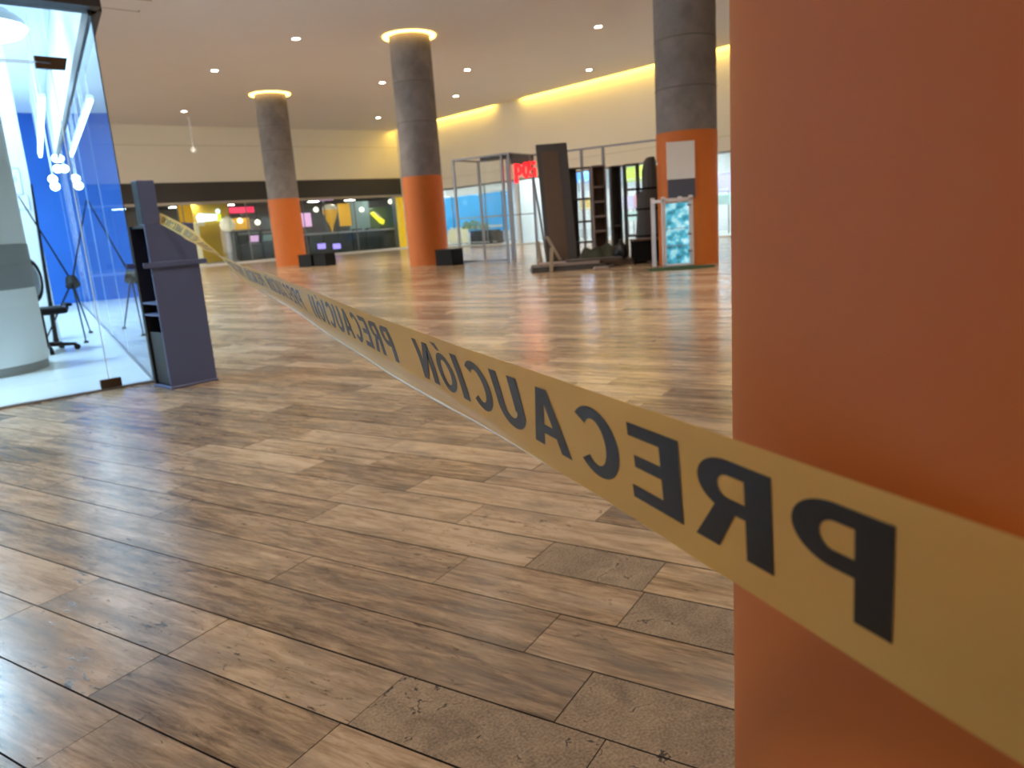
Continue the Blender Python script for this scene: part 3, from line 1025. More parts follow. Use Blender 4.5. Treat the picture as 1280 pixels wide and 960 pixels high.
# arc length at the tangent point (tape leaves the column)
U0 = min(range(len(path)), key=lambda i: (path[i][0] - ctrl[14][0]).length)
U0 = arc[U0]
# the side of nv that faces the camera
im = min(range(len(path)), key=lambda i: (path[i][0] - ctrl[18][0]).length)
SIGN = 1.0 if frames[im][2].dot(Vector((0, 0, CAM_H)) - path[im][0]) < 0 else -1.0
tp = thing('caution_tape', (ctrl[17][0].x, ctrl[17][0].y, 0), 'yellow PRECAUCIÓN caution tape stretched from the orange column to the slate blue stand', 'tape')
VS = [0, .12, .25, .4, .55, .7, .82, .90, .95, 1.0]
mb = MB()
for i in range(len(path)):
    for v in VS:
        mb.v.append(tape_at(arc[i], v))
k = len(VS)
for i in range(len(path) - 1):
    for j in range(k - 1):
        mb.f.append([i * k + j, (i + 1) * k + j, (i + 1) * k + j + 1, i * k + j + 1])
mb.build('film', M['tape'], tp, smooth=True)


# glint of the rolled lower edge, put in as a thin pale tube
hem_glint = MB()
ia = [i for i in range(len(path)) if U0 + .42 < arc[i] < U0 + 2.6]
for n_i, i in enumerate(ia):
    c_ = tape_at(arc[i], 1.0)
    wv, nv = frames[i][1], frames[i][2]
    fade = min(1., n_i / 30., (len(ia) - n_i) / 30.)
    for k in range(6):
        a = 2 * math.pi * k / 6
        hem_glint.v.append(c_ + (wv * math.cos(a) + nv * math.sin(a)) * (.0004 + .0012 * fade))
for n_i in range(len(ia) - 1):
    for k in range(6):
        hem_glint.f.append([n_i * 6 + k, n_i * 6 + (k + 1) % 6, (n_i + 1) * 6 + (k + 1) % 6, (n_i + 1) * 6 + k])
hem_glint.build('rolled_hem_glint', M['hem_glint'], tp, smooth=True)


# bold letters as quads in a box of width w and height 1 (y down)
def ring(cx, cy, rx, ry, sx, sy, a0, a1, n=20):
    out = []
    for i in range(n):
        p, q_ = a0 + (a1 - a0) * i / n, a0 + (a1 - a0) * (i + 1) / n
        p, q_ = math.radians(p), math.radians(q_)
        out.append([(cx + rx * math.cos(p), cy + ry * math.sin(p)), (cx + rx * math.cos(q_), cy + ry * math.sin(q_)),
                    (cx + (rx - sx) * math.cos(q_), cy + (ry - sy) * math.sin(q_)), (cx + (rx - sx) * math.cos(p), cy + (ry - sy) * math.sin(p))])
    return out


def rect(x0, y0, x1, y1, n=1):
    return [[(x0, y0 + (y1 - y0) * i / n), (x1, y0 + (y1 - y0) * i / n), (x1, y0 + (y1 - y0) * (i + 1) / n), (x0, y0 + (y1 - y0) * (i + 1) / n)] for i in range(n)]


def glyph(ch):
    s = .232
    if ch == 'P':
        return .66, rect(0, 0, s, 1, 4) + rect(s, 0, .38, .165) + rect(s, .435, .38, .60) + ring(.36, .30, .30, .30, .20, .165, -90, 90)
    if ch == 'R':
        return .72, rect(0, 0, s, 1, 4) + rect(s, 0, .40, .16) + rect(s, .41, .40, .57) + ring(.38, .285, .30, .285, .20, .16, -90, 90) + [[(.30, .50), (.50, .50), (.73, 1), (.49, 1)]]
    if ch == 'E':
        return .64, rect(0, 0, s, 1, 4) + rect(s, 0, .62, .17) + rect(s, .41, .57, .57) + rect(s, .83, .64, 1)
    if ch == 'C':
        return .72, ring(.37, .5, .37, .51, .20, .17, 42, 318, 26)
    if ch == 'A':
        return .78, [[(.28, 0), (.50, 0), (.40, .22), (.20, 1)], [(.20, 1), (.0, 1), (.28, 0), (.40, .22)], [(.50, 0), (.78, 1), (.57, 1), (.38, .22)], [(.28, 0), (.50, 0), (.39, .25), (.39, .25)]] + rect(.18, .62, .60, .78)
    if ch == 'U':
        return .70, rect(0, 0, s, .66, 3) + rect(.50, 0, .70, .66, 3) + ring(.35, .65, .35, .36, .20, .19, 0, 180)
    if ch == 'I':
        return .20, rect(0, 0, s, 1, 4)
    if ch == 'Ó':
        return .66, ring(.33, .56, .33, .45, .18, .155, 0, 360, 32) + [[(.30, .06), (.40, -.10), (.60, -.10), (.42, .06)]]
    if ch == 'N':
        return .70, rect(0, 0, s, 1, 4) + rect(.50, 0, .70, 1, 4) + [[(.02, 0), (.22, 0), (.68, 1), (.48, 1)]]
    return .3, []


LH = .625 * TW
V0 = .158
word = 'PRECAUCIÓN'
widths = [glyph(c)[0] for c in word]
px_right = Vector((0, 0, CAM_H)) + rt * (-.4424 * .278 + .2617) + dn * (-.189 * .278 + .128) + fw * .278
u_first = arc[min(range(len(path)), key=lambda i: (path[i][0] - px_right).length)]
px_left = Vector((0, 0, CAM_H)) + rt * (-.4424 * .818 + .2617) + dn * (-.189 * .818 + .128) + fw * .818
u_last = arc[min(range(len(path)), key=lambda i: (path[i][0] - px_left).length)]
gapw = .15
tot = sum(widths) + gapw * (len(word) - 1)
XS = (u_last - u_first) / tot
pitch_u = (u_last - u_first) + .105
nrep = int((arc[-1] - u_first) / pitch_u)
for rep in range(-2, nrep + 1):
    u = u_first + rep * pitch_u
    for c, wd in zip(word, widths):
        qs = glyph(c)[1]
        if u + wd * XS < arc[-1] - .02 and u > .02:
            mb = MB()
            for off, fl in ((.0003, 0), (-.0003, 1)):
                for q_ in qs:
                    vs = [tape_at(u + x * XS, V0 + y * LH / TW, off) for x, y in q_]
                    mb.add(vs, [(0, 1, 2, 3) if fl else (3, 2, 1, 0)])
            mb.build('letter', M['ink'], tp)
        u += (wd + gapw) * XS

# ------------------------------------------------------------------ steel booth and what stands around it
A0 = Vector((13.40, 17.70, 0))


def bt(t_, n_, z=0.):
    return A0 + T * t_ + N * n_ + Vector((0, 0, z))


BH = 2.93
t = thing('steel_booth', bt(2.8, .65), 'open grey steel booth frame with glass between the columns', 'booth')
pr_ = .032
for (t_, n_) in ((0, 0), (1.62, 0), (1.84, 0), (0, 1.3), (1.0, 1.3), (1.84, 1.3), (3.4, 1.3), (4.05, 1.3), (5.7, 1.3)):
    MB().obox(bt(t_, n_) - T * pr_ - N * pr_, T * 2 * pr_, N * 2 * pr_, Z * BH).build('post', M['steel'], t)


def rail(a, b_, h=.05):
    d_ = (b_ - a).normalized()
    s_ = Vector((-d_.y, d_.x, 0)) * .025
    MB().obox(a - s_ - Z * h, b_ - a, s_ * 2, Z * h).build('rail', M['steel'], t)


rail(bt(0, 0, BH), bt(1.84, 0, BH))
rail(bt(0, 1.3, BH), bt(5.7, 1.3, BH))
rail(bt(0, 0, BH), bt(0, 1.3, BH))
rail(bt(1.84, 0, BH), bt(1.84, 1.3, BH))
rail(bt(0, 0, 1.30), bt(1.62, 0, 1.30), .03)
rail(bt(0, 0, .09), bt(1.62, 0, .09), .06)
rail(bt(0, 1.3, 1.30), bt(1.84, 1.3, 1.30), .03)
MB().obox(bt(.04, -.004, .10), T * 1.54, N * .008, Z * 2.75).build('glass_panel', M['bglass'], t)
MB().obox(bt(.04, 1.296, .10), T * .94, N * .008, Z * 2.75).build('glass_panel', M['bglass'], t)
MB().obox(bt(.9, .02, BH - .12), T * .92, N * .5, Z * .11).build('roof_board', M['dgrey'], t)
# lit red sign with its dark fascia
sg = thing('red_sign', bt(1.9, .65, 2.3), 'glowing red letter sign hanging in the steel booth', 'sign')
MB().obox(bt(1.88, .04, 2.62), T * .04, N * 1.22, Z * .27).build('fascia', M['dgrey'], sg)
u = .10
for c, hh, z0 in (('P', .50, 2.12), ('O', .42, 2.26), ('S', .42, 2.30)):
    lm = MB()
    z1 = z0 + hh
    if c == 'P':
        wd, qs = glyph('P')
        sc_ = .40 / wd
    elif c == 'O':
        wd, qs = .7, ring(.35, .5, .35, .5, .2, .2, 0, 360, 24)
        sc_ = .36 / wd
    else:
        wd, qs = .62, rect(0, 0, .62, .2) + rect(0, .4, .62, .6) + rect(0, .8, .62, 1) + rect(0, .1, .2, .5) + rect(.42, .5, .62, .9)
        sc_ = .34 / wd
    for q_ in qs:
        P2 = [bt(1.93, u + x * sc_, z1 - y * hh) for x, y in q_]
        lm.add(P2 + [p + T * .04 for p in P2], [(0, 1, 2, 3), (7, 6, 5, 4), (0, 4, 5, 1), (1, 5, 6, 2), (2, 6, 7, 3), (3, 7, 4, 0)])
    lm.build('letter', M['red'], sg)
    u += wd * sc_ + .04
# dark boards leaning at the booth
VR = Vector((rt.x, rt.y, 0)).normalized()       # across the view
VF = Vector((fw.x, fw.y, 0)).normalized()


def board(name, base, wd, hgt, lean, side, th_, mat, label, cat='board', inner=None):
    """base centre, width, height, backward lean and sideways lean"""
    t_ = thing(name, base, label, cat)
    upv = (Z * hgt + VF * lean + VR * side)
    MB().cbox(base - VR * wd / 2, VR * wd, VF * th_, upv, .01).build('panel', mat, t_)
    if inner:
        MB().obox(base - VR * wd * .36 + upv * .06 - VF * .012, VR * wd * .56, VF * .012, upv * .88).build('inlay', inner, t_)
    return t_


s0 = gp(704, 334)
board('leaning_board', s0, .70, 2.75, .30, -.10, .08, M['dgrey'], 'tall dark board with brown inlay leaning beside the red sign', inner=M['brown'])
s0 = gp(684, 333)
MBp = thing('metal_prop', s0, 'thin grey metal prop leaning against the tall dark board', 'post')
MB().obox(s0, VR * .05, VF * .05, Z * 2.6 + VR * -.27 + VF * .2).build('bar', M['steel'], MBp)
MB().obox(s0 - VR * .02, VR * .09, VF * .09, Z * .03).build('foot', M['steel'], MBp)


def shelving(base, wd, hgt, dep, shelves, frame, shelf, back, label, backfrac=1.0, rightframe=True):
    t_ = thing('shelving_unit', base, label, 'shelf')
    o = base - VR * wd / 2
    MB().cbox(o, VR * .035, VF * dep, Z * hgt, .004).build('side_panel', frame, t_)
    MB().cbox(o + VR * (wd - .035), VR * .035, VF * dep, Z * hgt, .004).build('side_panel', frame, t_)
    MB().obox(o + VR * .035 + Z * (hgt - .03), VR * (wd - .07), VF * dep, Z * .03).build('top_panel', frame, t_)
    for z in shelves:
        MB().obox(o + VR * .035 + Z * z, VR * (wd - .07), VF * dep, Z * .045).build('shelf', shelf, t_)
    if backfrac > 0:
        MB().obox(o + VR * .035 + VF * (dep - .02), VR * ((wd - .07) * backfrac), VF * .02, Z * (hgt - .03)).build('back_panel', back, t_)
    return t_


shelving(gp(727, 327), .72, 2.28, .35, (.45, .95, 1.50), M['dgrey'], M['dgrey'], M['dgrey'], 'dark shelving unit right of the tall board with light showing through', .52)
shelving(gp(753, 326.5), .34, 2.27, .3, (.30, .70, 1.05, 1.40, 1.75), M['shelfc'], M['shelfc'], M['brown'], 'narrow brown shelving unit with pale ladder-like shelves')
shelving(gp(774, 325.5), .24, 2.22, .35, (.8,), M['dgrey'], M['dgrey'], M['dgrey'], 'dark closed shelving panel right of the ladder-like shelves')
shelving(gp(794, 325), .34, 2.22, .35, (.55, 1.02, 1.62), M['dgrey'], M['dgrey'], M['dgrey'], 'open shelving unit with bright shop showing through beside the wrapped stack', 0)
# wrapped stack
b0 = gp(815, 326)
t = thing('wrapped_stack', b0, 'tall grey wrapped stack of shop fittings beside the notice board column', 'stack')
ws = MB()
lay = [(.0, .30, .0), (.5, .30, .0), (.9, .27, .01), (1.25, .26, .02), (1.5, .24, .03), (1.62, .17, .05), (2.0, .17, .05), (2.22, .13, .06), (2.3, .08, .08)]
for z, hw, sh in lay:
    for k in range(12):
        a = 2 * math.pi * k / 12
        ws.v.append(b0 + VR * (sh + hw * math.cos(a) * 1.05) + VF * (.25 + .22 * math.sin(a)) + Z * z)
for i in range(len(lay) - 1):
    for k in range(12):
        ws.f.append([i * 12 + k, i * 12 + (k + 1) % 12, (i + 1) * 12 + (k + 1) % 12, (i + 1) * 12 + k])
ws.f.append([(len(lay) - 1) * 12 + k for k in range(12)])
ws.build('wrapping', M['dgrey'], t)
bd = MB()
for z in (.55, 1.15, 1.6):
    hw = .30 if z < 1 else .275
    for k in range(12):
        a0_, a1_ = 2 * math.pi * k / 12, 2 * math.pi * (k + 1) / 12
        P2 = [b0 + VR * (.01 + (hw + .012) * 1.05 * math.cos(a)) + VF * (.25 + .235 * math.sin(a)) + Z * zz for a in (a0_, a1_) for zz in (z, z + .04)]
        bd.add(P2, [(0, 2, 3, 1)])
bd.build('strap', M['black'], t)
# black table
b0 = gp(811, 329.5)
t = thing('black_table', b0, 'low black table in front of the wrapped stack', 'table')
MB().cbox(b0 - VR * .33 + Z * .50, VR * .62, VF * .45, Z * .04, .008).build('tabletop', M['brown'], t)
for i in (0, 1):
    for j in (0, 1):
        MB().obox(b0 + VR * (-.31 + i * .54) + VF * (.02 + .37 * j), VR * .04, VF * .04, Z * .5).build('leg', M['black'], t)
MB().obox(b0 - VR * .28 + VF * .06 + Z * .06, VR * .52, VF * .33, Z * .42).build('drawer_box', M['black'], t)
# low pile: platform, tarp, timbers
b0 = gp(716, 338)
t = thing('low_platform', b0, 'low dark platform of stacked boards on the floor under the tarp', 'platform')
for i, (dx, wd, z, hh, dp) in enumerate(((-.86, 1.75, 0, .05, 1.1), (-.84, 1.55, .05, .05, 1.0), (-.70, 1.30, .10, .06, .8), (-.1, 1.2, .16, .04, .5))):
    MB().cbox(b0 + VR * dx + VF * (.05 + .05 * i) + Z * z, VR * wd, VF * dp, Z * hh, .006).build('board', M['dgrey'] if i != 2 else M['shelfc'], t)
b1 = gp(748, 332.5)
tm = MB()
nx, ny = 18, 8
for j in range(ny + 1):
    for i in range(nx + 1):
        fx, fy = i / nx, j / ny
        hh = .42 * math.sin(math.pi * fx) ** .7 * math.sin(math.pi * fy) ** .7 * (.75 + .3 * math.sin(7 * fx + 3 * fy) + .15 * math.sin(17 * fx))
        tm.v.append(b1 + VR * (-.36 + .85 * fx) + VF * (.12 + .75 * fy) + Z * (.165 + max(0, hh)))
for j in range(ny):
    for i in range(nx):
        k = j * (nx + 1) + i
        tm.f.append([k, k + 1, k + nx + 2, k + nx + 1])
for i in range(nx):
    pass
tag(tm.build('tarp', M['tarp'], None, True), 'crumpled dark green tarp heaped on the low platform', 'tarp')
for i, (x0, y0, x1, z1, lab) in enumerate(((676, 336, -.06, .62, 'pale timber leaning upright at the left end of the low platform'), (699, 335, -.28, .55, 'pale timber lying slanted across the low platform'), (687, 340.5, .04, .5, 'short pale timber standing between the two other timbers'))):
    p = gp(x0, y0) + Z * (.17 if i == 1 else 0)
    tag(MB().cbox(p, VR * .075, VF * .06, Z * z1 + VR * x1 + VF * .05, .006).build('timber', M['timber'], None), lab, 'timber')
p = gp(702, 333)
tag(MB().cbox(p, VR * .05, VF * .05, Z * .5 + VR * .02, .006).build('steel_prop', M['steel'], None), 'short grey metal leg standing between timber and tarp', 'post')
p = gp(742, 337.5)
tag(MB().cbox(p, VR * .30, VF * .2, Z * .05 + VR * .03, .01).build('crushed_carton', M['shelfc'], None), 'flattened pale carton on the floor in front of the tarp', 'carton')
b0 = gp(770, 331)
tag(MB().cbox(b0 - VR * .3, VR * 1.0, VF * .5, Z * .12, .01).build('floor_box', M['brown'], None), 'flat dark brown box on the floor left of the black table', 'box')

# rubbish sacks
for i, (px, py, r_, hh, lab) in enumerate(((779, 331, .17, .42, 'black rubbish sack between the green tarp and the black table'),)):
    p = gp(px, py) + VF * .25
    p.z = .12
    rn = random.Random(50 + i)
    sk = MB()
    lay_ = [(.55, 0), (.95, .12), (1.0, .4), (.8, .68), (.35, .84), (.16, .90), (.26, 1.0)]
    for (f_, z_) in lay_:
        for k in range(14):
            a = 2 * math.pi * k / 14
            rr = r_ * f_ * (1 + .13 * math.sin(3 * a + i * 2 + 5 * z_) + rn.uniform(-.05, .05))
            sk.v.append(p + Vector((rr * math.cos(a), rr * math.sin(a), hh * z_)))
    for j in range(len(lay_) - 1):
        for k in range(14):
            sk.f.append([j * 14 + k, j * 14 + (k + 1) % 14, (j + 1) * 14 + (k + 1) % 14, (j + 1) * 14 + k])
    sk.f.append([(len(lay_) - 1) * 14 + k for k in range(14)])
    tag(sk.build('rubbish_sack', M['sack'], None, True), lab, 'sack')

# glass display cabinet at the notice board column
f0 = gp(829, 336.5)
WD, DP, HT = .60, .40, 1.32
t = thing('display_cabinet', f0 + VR * WD / 2 + VF * DP / 2, 'white framed glass display cabinet with painted cyan reflection in front of the column', 'cabinet')
for a, b_ in ((0, 0), (1, 0), (0, 1), (1, 1)):
    o = f0 + Z * .034 + VR * (a * (WD - .075) - (.13 if b_ else 0)) + VF * b_ * (DP - .06)
    MB().cbox(o, VR * .075, VF * .06, Z * HT, .006).build('frame_post', M['wframe'], t)
MB().cbox(f0 - VR * .0 + Z * (HT - .07), VR * WD, VF * .06, Z * .07, .006).build('frame_rail', M['wframe'], t)
MB().cbox(f0 + Z * .036, VR * WD, VF * .06, Z * .05, .006).build('frame_rail', M['wframe'], t)
for sgn in (0, 1):
    MB().obox(f0 + VR * sgn * (WD - .05) + VF * .06 + Z * (HT - .07), VR * .05, VF * (DP - .12) - VR * .11, Z * .06).build('frame_rail', M['wframe'], t)
MB().obox(f0 + VR * .02 + VF * .12 + Z * .05, VR * (WD - .06), VF * .02, Z * (HT - .14)).build('reflection_panel', M['cyan'], t)  # glowing sheet stands for the shops' reflection in the cabinet glass
MB().obox(f0 + VR * .075 + VF * .02 + Z * .07, VR * (WD - .15), VF * .008, Z * (HT - .14)).build('glass_door', M['glass'], t)
for z in (.42, .75):
    MB().obox(f0 + VR * .075 + VF * .035 + Z * z, VR * (WD - .15), VF * .08, Z * .012).build('shelf', M['wframe'], t)
for z in (.3, .62, 1.16):
    MB().cbox(f0 + VR * (WD - .12) - VF * .02 + Z * z, VR * .08, VF * .02, Z * .035, .004).build('hinge', M['steel'], t)
b0 = gp(850, 337)
gm = MB()
for j in range(2):
    for i in range(25):
        a = 2 * math.pi * i / 24
        gm.v.append(b0 + VR * (.08 + (.66 - .03 * j) * math.cos(a)) + VF * (.25 + (.30 - .03 * j) * math.sin(a)) + Z * (.002 + .026 * j))
for i in range(24):
    gm.f.append([i, i + 1, 25 + i + 1, 25 + i])
gm.f.append([25 + i for i in range(24)])
tag(gm.build('grass_mat', M['grass'], None), 'green artificial grass mat under the glass display cabinet', 'mat')
# notice board fixed to the column
nb = Vector((13.05, 9.466, 0)) - VF * (CR + .03)
t = thing('notice_board', nb + Z * 1.35, 'blank white notice board with slate blue lower panel on the orange column', 'sign')
pc_ = wp(849, 215, 0, 12.55)
cxo = (pc_ - nb).dot(VR)
o = nb + VR * (cxo - .27)
MB().cbox(o + Z * 1.68, VR * .54, VF * .03, Z * .70, .004).build('white_sheet', M['white'], t)
MB().cbox(o + VR * .01 + Z * 1.32, VR * .53, VF * .03, Z * .36, .004).build('lower_panel', M['navy'], t)

# ------------------------------------------------------------------ arcade at the back
struct(MB().box(4, WX + 1.9, WY - .5, 45, -.02, .09).build('floor_arcade', M['shopfloor']))
struct(MB().box(4, WX + 1, WY - .62, WY - .5, 0, .10).build('trim_8', M['white']))
struct(MB().box(4, WX + 1.9, 44.6, 44.8, .09, 3.1).build('wall_arcade_back', M['arc_dark']))
struct(MB().box(WX + 1.7, WX + 1.85, WY, 44.8, .09, 3.1).build('wall_arcade_right', M['arc_dark']))
struct(MB().box(4, WX + 1.9, WY + .1, 44.8, 3.06, 3.16).build('ceiling_arcade', M['kgrey']))
for i in range(5):
    x0 = 9.2 + 3.05 * i
    g = struct(MB().box(x0 + .02, x0 + 3.02, WY + .02, WY + .032, .1, 2.93).build('window_%d' % (20 + i), M['glass']))
    MB().box(x0 - .02, x0 + .02, WY, WY + .05, .1, 2.93).build('mullion', M['steel'], g)
for i, x in enumerate((10.5, 13.2, 16, 18.6, 21, 23.4)):
    for j, y in enumerate((39.0, 41.5)):
        t = thing('arcade_ceiling_light', (x, y, 3.06), 'small white ceiling panel of the arcade, %s row, %s from the left' % (('front', 'rear')[j], ('first', 'second', 'third', 'fourth', 'fifth', 'last')[i]), 'light', 'arcade ceiling lights')
        MB().box(x - .32, x + .32, y - .18, y + .18, 3.035, 3.06).build('frame', M['steel'], t)
        MB().box(x - .28, x + .28, y - .14, y + .14, 3.025, 3.036).build('diffuser', M['lampw'], t)


def panel_at(name, px0, py0, px1, py1, Y, th_, mat, label, cat, post=None):
    a, b_ = wp(px0, py1, 1, Y), wp(px1, py0, 1, Y)
    cx_ = (a.x + b_.x) / 2
    t_ = thing(name, (cx_, Y, .09 if post else a.z), label, cat)
    z0, z1 = (min(a.z, b_.z), max(a.z, b_.z))
    z0 = max(z0, .09)
    MB().cbox((a.x, Y, z0), (b_.x - a.x, 0, 0), (0, th_, 0), (0, 0, min(z1, 3.02) - z0), .01).build('panel', mat, t_)
    MB().box(a.x - .03, a.x, Y - .01, Y + th_ + .01, z0, min(z1, 3.02)).box(b_.x, b_.x + .03, Y - .01, Y + th_ + .01, z0, min(z1, 3.02)).build('side_trim', M['steel'], t_)
    if post:
        MB().cyl((cx_, Y + th_ / 2, .09), (cx_, Y + th_ / 2, z0), .04, seg=8).build('post', post, t_)
    return t_


panel_at('gold_partition', 240, 253, 284, 330, 39.2, .15, M['gold'], 'tall gold yellow partition behind the arcade window next to the slate blue stand', 'partition')
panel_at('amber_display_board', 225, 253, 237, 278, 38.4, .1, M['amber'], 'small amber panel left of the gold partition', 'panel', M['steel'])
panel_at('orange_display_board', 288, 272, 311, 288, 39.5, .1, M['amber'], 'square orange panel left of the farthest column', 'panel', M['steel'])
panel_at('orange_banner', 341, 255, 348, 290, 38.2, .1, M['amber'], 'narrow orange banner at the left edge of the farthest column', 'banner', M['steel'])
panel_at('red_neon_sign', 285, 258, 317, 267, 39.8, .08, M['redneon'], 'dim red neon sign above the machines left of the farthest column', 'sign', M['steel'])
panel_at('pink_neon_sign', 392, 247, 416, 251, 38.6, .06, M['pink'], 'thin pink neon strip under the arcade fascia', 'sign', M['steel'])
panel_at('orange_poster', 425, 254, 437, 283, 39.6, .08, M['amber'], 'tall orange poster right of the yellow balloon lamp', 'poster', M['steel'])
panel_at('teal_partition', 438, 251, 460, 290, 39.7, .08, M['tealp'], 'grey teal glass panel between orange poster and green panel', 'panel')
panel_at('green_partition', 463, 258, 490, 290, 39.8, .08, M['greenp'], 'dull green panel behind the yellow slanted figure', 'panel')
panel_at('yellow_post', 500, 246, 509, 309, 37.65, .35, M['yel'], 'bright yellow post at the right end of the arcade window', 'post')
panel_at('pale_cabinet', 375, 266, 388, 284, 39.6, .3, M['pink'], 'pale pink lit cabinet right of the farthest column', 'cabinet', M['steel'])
# sign with lime leaf on the gold partition
a = wp(247, 278, 1, 39.0)
b_ = wp(271, 265, 1, 39.0)
t = thing('pale_blue_sign', ((a.x + b_.x) / 2, 39.0, a.z), 'glowing pale blue sign with lime tip on the gold partition', 'sign')
w_ = b_.x - a.x
MB().prism([(0.06, 0), (w_ * .95, .06), (w_, .34), (w_ * .12, .42), (0, .25)], (a.x, 38.98, a.z), (1, 0, 0), (0, 0, 1), (0, .12, 0)).build('light_box', M['paleblue'], t)
MB().prism([(0, 0), (.16, .0), (.2, .3), (.05, .42)], (b_.x - .02, 38.98, a.z + .02), (1, 0, 0), (0, 0, 1), (0, .1, 0)).build('lime_tip', M['lime'], t)
smooth_by_angle(MB().lathe((b_.x + .06, 39.0, a.z + .5), [(.01, -.12), (.1, -.06), (.1, .06), (.01, .12)], 12).build('globe', M['paleblue'], t))
# cream arch in front of the gold partition
a = wp(249, 318, 1, 38.7)
b_ = wp(256, 279, 1, 38.7)
t = thing('cream_arch', (a.x, 38.7, .09), 'cream coloured slim arch in front of the gold partition', 'decor')
MB().cbox((a.x - .1, 38.62, .09), (.34, 0, 0), (0, .2, 0), (0, 0, .2), .02).build('base', M['creamy'], t)
MB().cbox((a.x - .02, 38.66, .28), (.2, 0, 0), (0, .14, 0), (0, 0, b_.z - .4), .02).build('upright', M['creamy'], t)
MB().cbox((a.x - .02, 38.66, b_.z - .12), (.52, 0, 0), (0, .14, 0), (0, 0, .18), .03).build('crosspiece', M['creamy'], t)
# white lantern figure
p = wp(284, 279, 1, 38.6)
t = thing('white_lantern', (p.x, 38.6, .09), 'white round lantern on a grey pedestal left of the orange panel', 'lamp')
smooth_by_angle(MB().lathe((p.x, 38.6, p.z - .42), [(.12, 0), (.32, .12), (.38, .38), (.26, .64), (.02, .78)], 20).build('globe', M['creamy'], t))
MB().lathe((p.x, 38.6, .09), [(.30, 0), (.30, .08), (.20, .12), (.20, p.z - .55), (.30, p.z - .51), (.01, p.z - .50)], 16).build('pedestal', M['steel'], t)
# yellow balloon lamp
p = wp(413, 268, 1, 38.8)
t = thing('balloon_lamp', (p.x, 38.8, .09), 'yellow balloon shaped lamp tapering to a point above the machines', 'lamp')
smooth_by_angle(MB().lathe((p.x, 38.8, p.z - .95), [(.02, 0), (.12, .35), (.30, .75), (.42, 1.1), (.38, 1.35), (.2, 1.48), (.01, 1.5)], 20).build('envelope', M['amber'], t))
MB().cyl((p.x, 38.8, .09), (p.x, 38.8, p.z - .9), .04, seg=8).build('stem', M['amber'], t)
smooth_by_angle(MB().lathe((p.x, 38.8, p.z + .26), [(.415, 0), (.385, .16), (.205, .275), (.01, .30)], 20).build('lit_crown', M['creamy'], t))
# yellow slanted figure
p = wp(473, 272, 1, 39.7)
t = thing('yellow_figure', p, 'bright yellow slanted shape fixed on the green panel', 'sign')
MB().prism([(-.5, .28), (-.28, .36), (.42, -.2), (.30, -.4), (.1, -.32)], (p.x, 39.69, p.z), (1, 0, 0), (0, 0, 1), (0, .1, 0)).build('plate', M['yel2'], t)
MB().prism([(-.3, .30), (-.2, .33), (.2, .0), (.1, -.05)], (p.x, 39.66, p.z), (1, 0, 0), (0, 0, 1), (0, .04, 0)).build('relief', M['creamy'], t)
# counter ledge
a, b_ = wp(381, 291, 1, 38.3), wp(494, 289, 1, 38.3)
t = thing('long_counter', ((a.x + b_.x) / 2, 38.3, .09), 'long pale lilac counter ledge in front of the dark machines', 'counter')
MB().cbox((a.x, 38.2, 1.13), (b_.x - a.x, 0, 0), (0, .30, 0), (0, 0, .09), .02).build('top', M['ledge'], t)
MB().box(a.x + .05, b_.x - .05, 38.26, 38.5, .09, 1.13).build('front', M['mach'], t)
for k in range(7):
    x = a.x + .2 + k * (b_.x - a.x - .4) / 6
    MB().cbox((x - .05, 38.19, .09), (.1, 0, 0), (0, .07, 0), (0, 0, 1.04), .01).build('rib', M['kgrey'], t)


# dark machines
proto = []


def machine(x, y, s, scr, label):
    t_ = thing('game_machine', (x, y, .09), label, 'machine', 'dark machines in the arcade')
    w2 = .36 * s
    prof = [(0, 0), (.75, 0), (.75, 1.62), (.30, 1.70), (.22, 1.45), (.36, 1.02), (.0, .88)]
    MB().prism([(p[0] * s, p[1] * s) for p in prof], (x - w2, y, .09), (0, 1, 0), (0, 0, 1), (2 * w2, 0, 0)).build('body', M['mach'], t_)
    MB().obox((x - w2 * .8, y + .225 * s - .01, .09 + 1.40 * s), (2 * w2 * .8, 0, 0), (0, .125 * s, -.36 * s), (0, -.012, -.004)).build('screen', scr, t_)
    MB().obox((x - w2, y - .01, .09 + .86 * s), (2 * w2, 0, 0), (0, .36 * s, .14 * s), (0, 0, .02)).build('control_panel', M['kgrey'], t_)
    MB().box(x - w2 * .9, x + w2 * .9, y + .20 * s, y + .23 * s, .09 + 1.47 * s, .09 + 1.62 * s).build('marquee', M['steel'], t_)


scr = [M['purple'], M['mach'], M['pink'], M['tealp'], M['mach'], M['ledge']]
xs = [15.5, 16.15, 16.8]
for i, x in enumerate(xs):
    machine(x, 38.6 + .25 * (i % 2), .88, scr[(i + 1) % 6], 'dark machine behind the glass left of the farthest column, %s from the gold partition' % ('first', 'second', 'third')[i])
for i in range(6):
    machine((18.3, 19.15, 21.3, 22.2, 23.1, 24.0)[i], 38.6, .72, scr[i % 6], 'dark machine standing behind the long counter, %s from the farthest column' % ('first', 'second', 'third', 'fourth', 'fifth', 'sixth')[i])
for px, py, lab in ((402, 308, 'purple screen on the counter front near the farthest column'), (421, 308, 'purple screen on the counter front below the orange poster')):
    p = wp(px, py, 1, 38.1)
    t = thing('counter_screen', p, lab, 'screen')
    MB().cbox((p.x - .28, 38.10, p.z - .17), (.56, 0, 0), (0, .08, 0), (0, 0, .36), .01).build('frame', M['black'], t)
    MB().box(p.x - .24, p.x + .24, 38.093, 38.102, p.z - .13, p.z + .15).build('display', M['purple'], t)

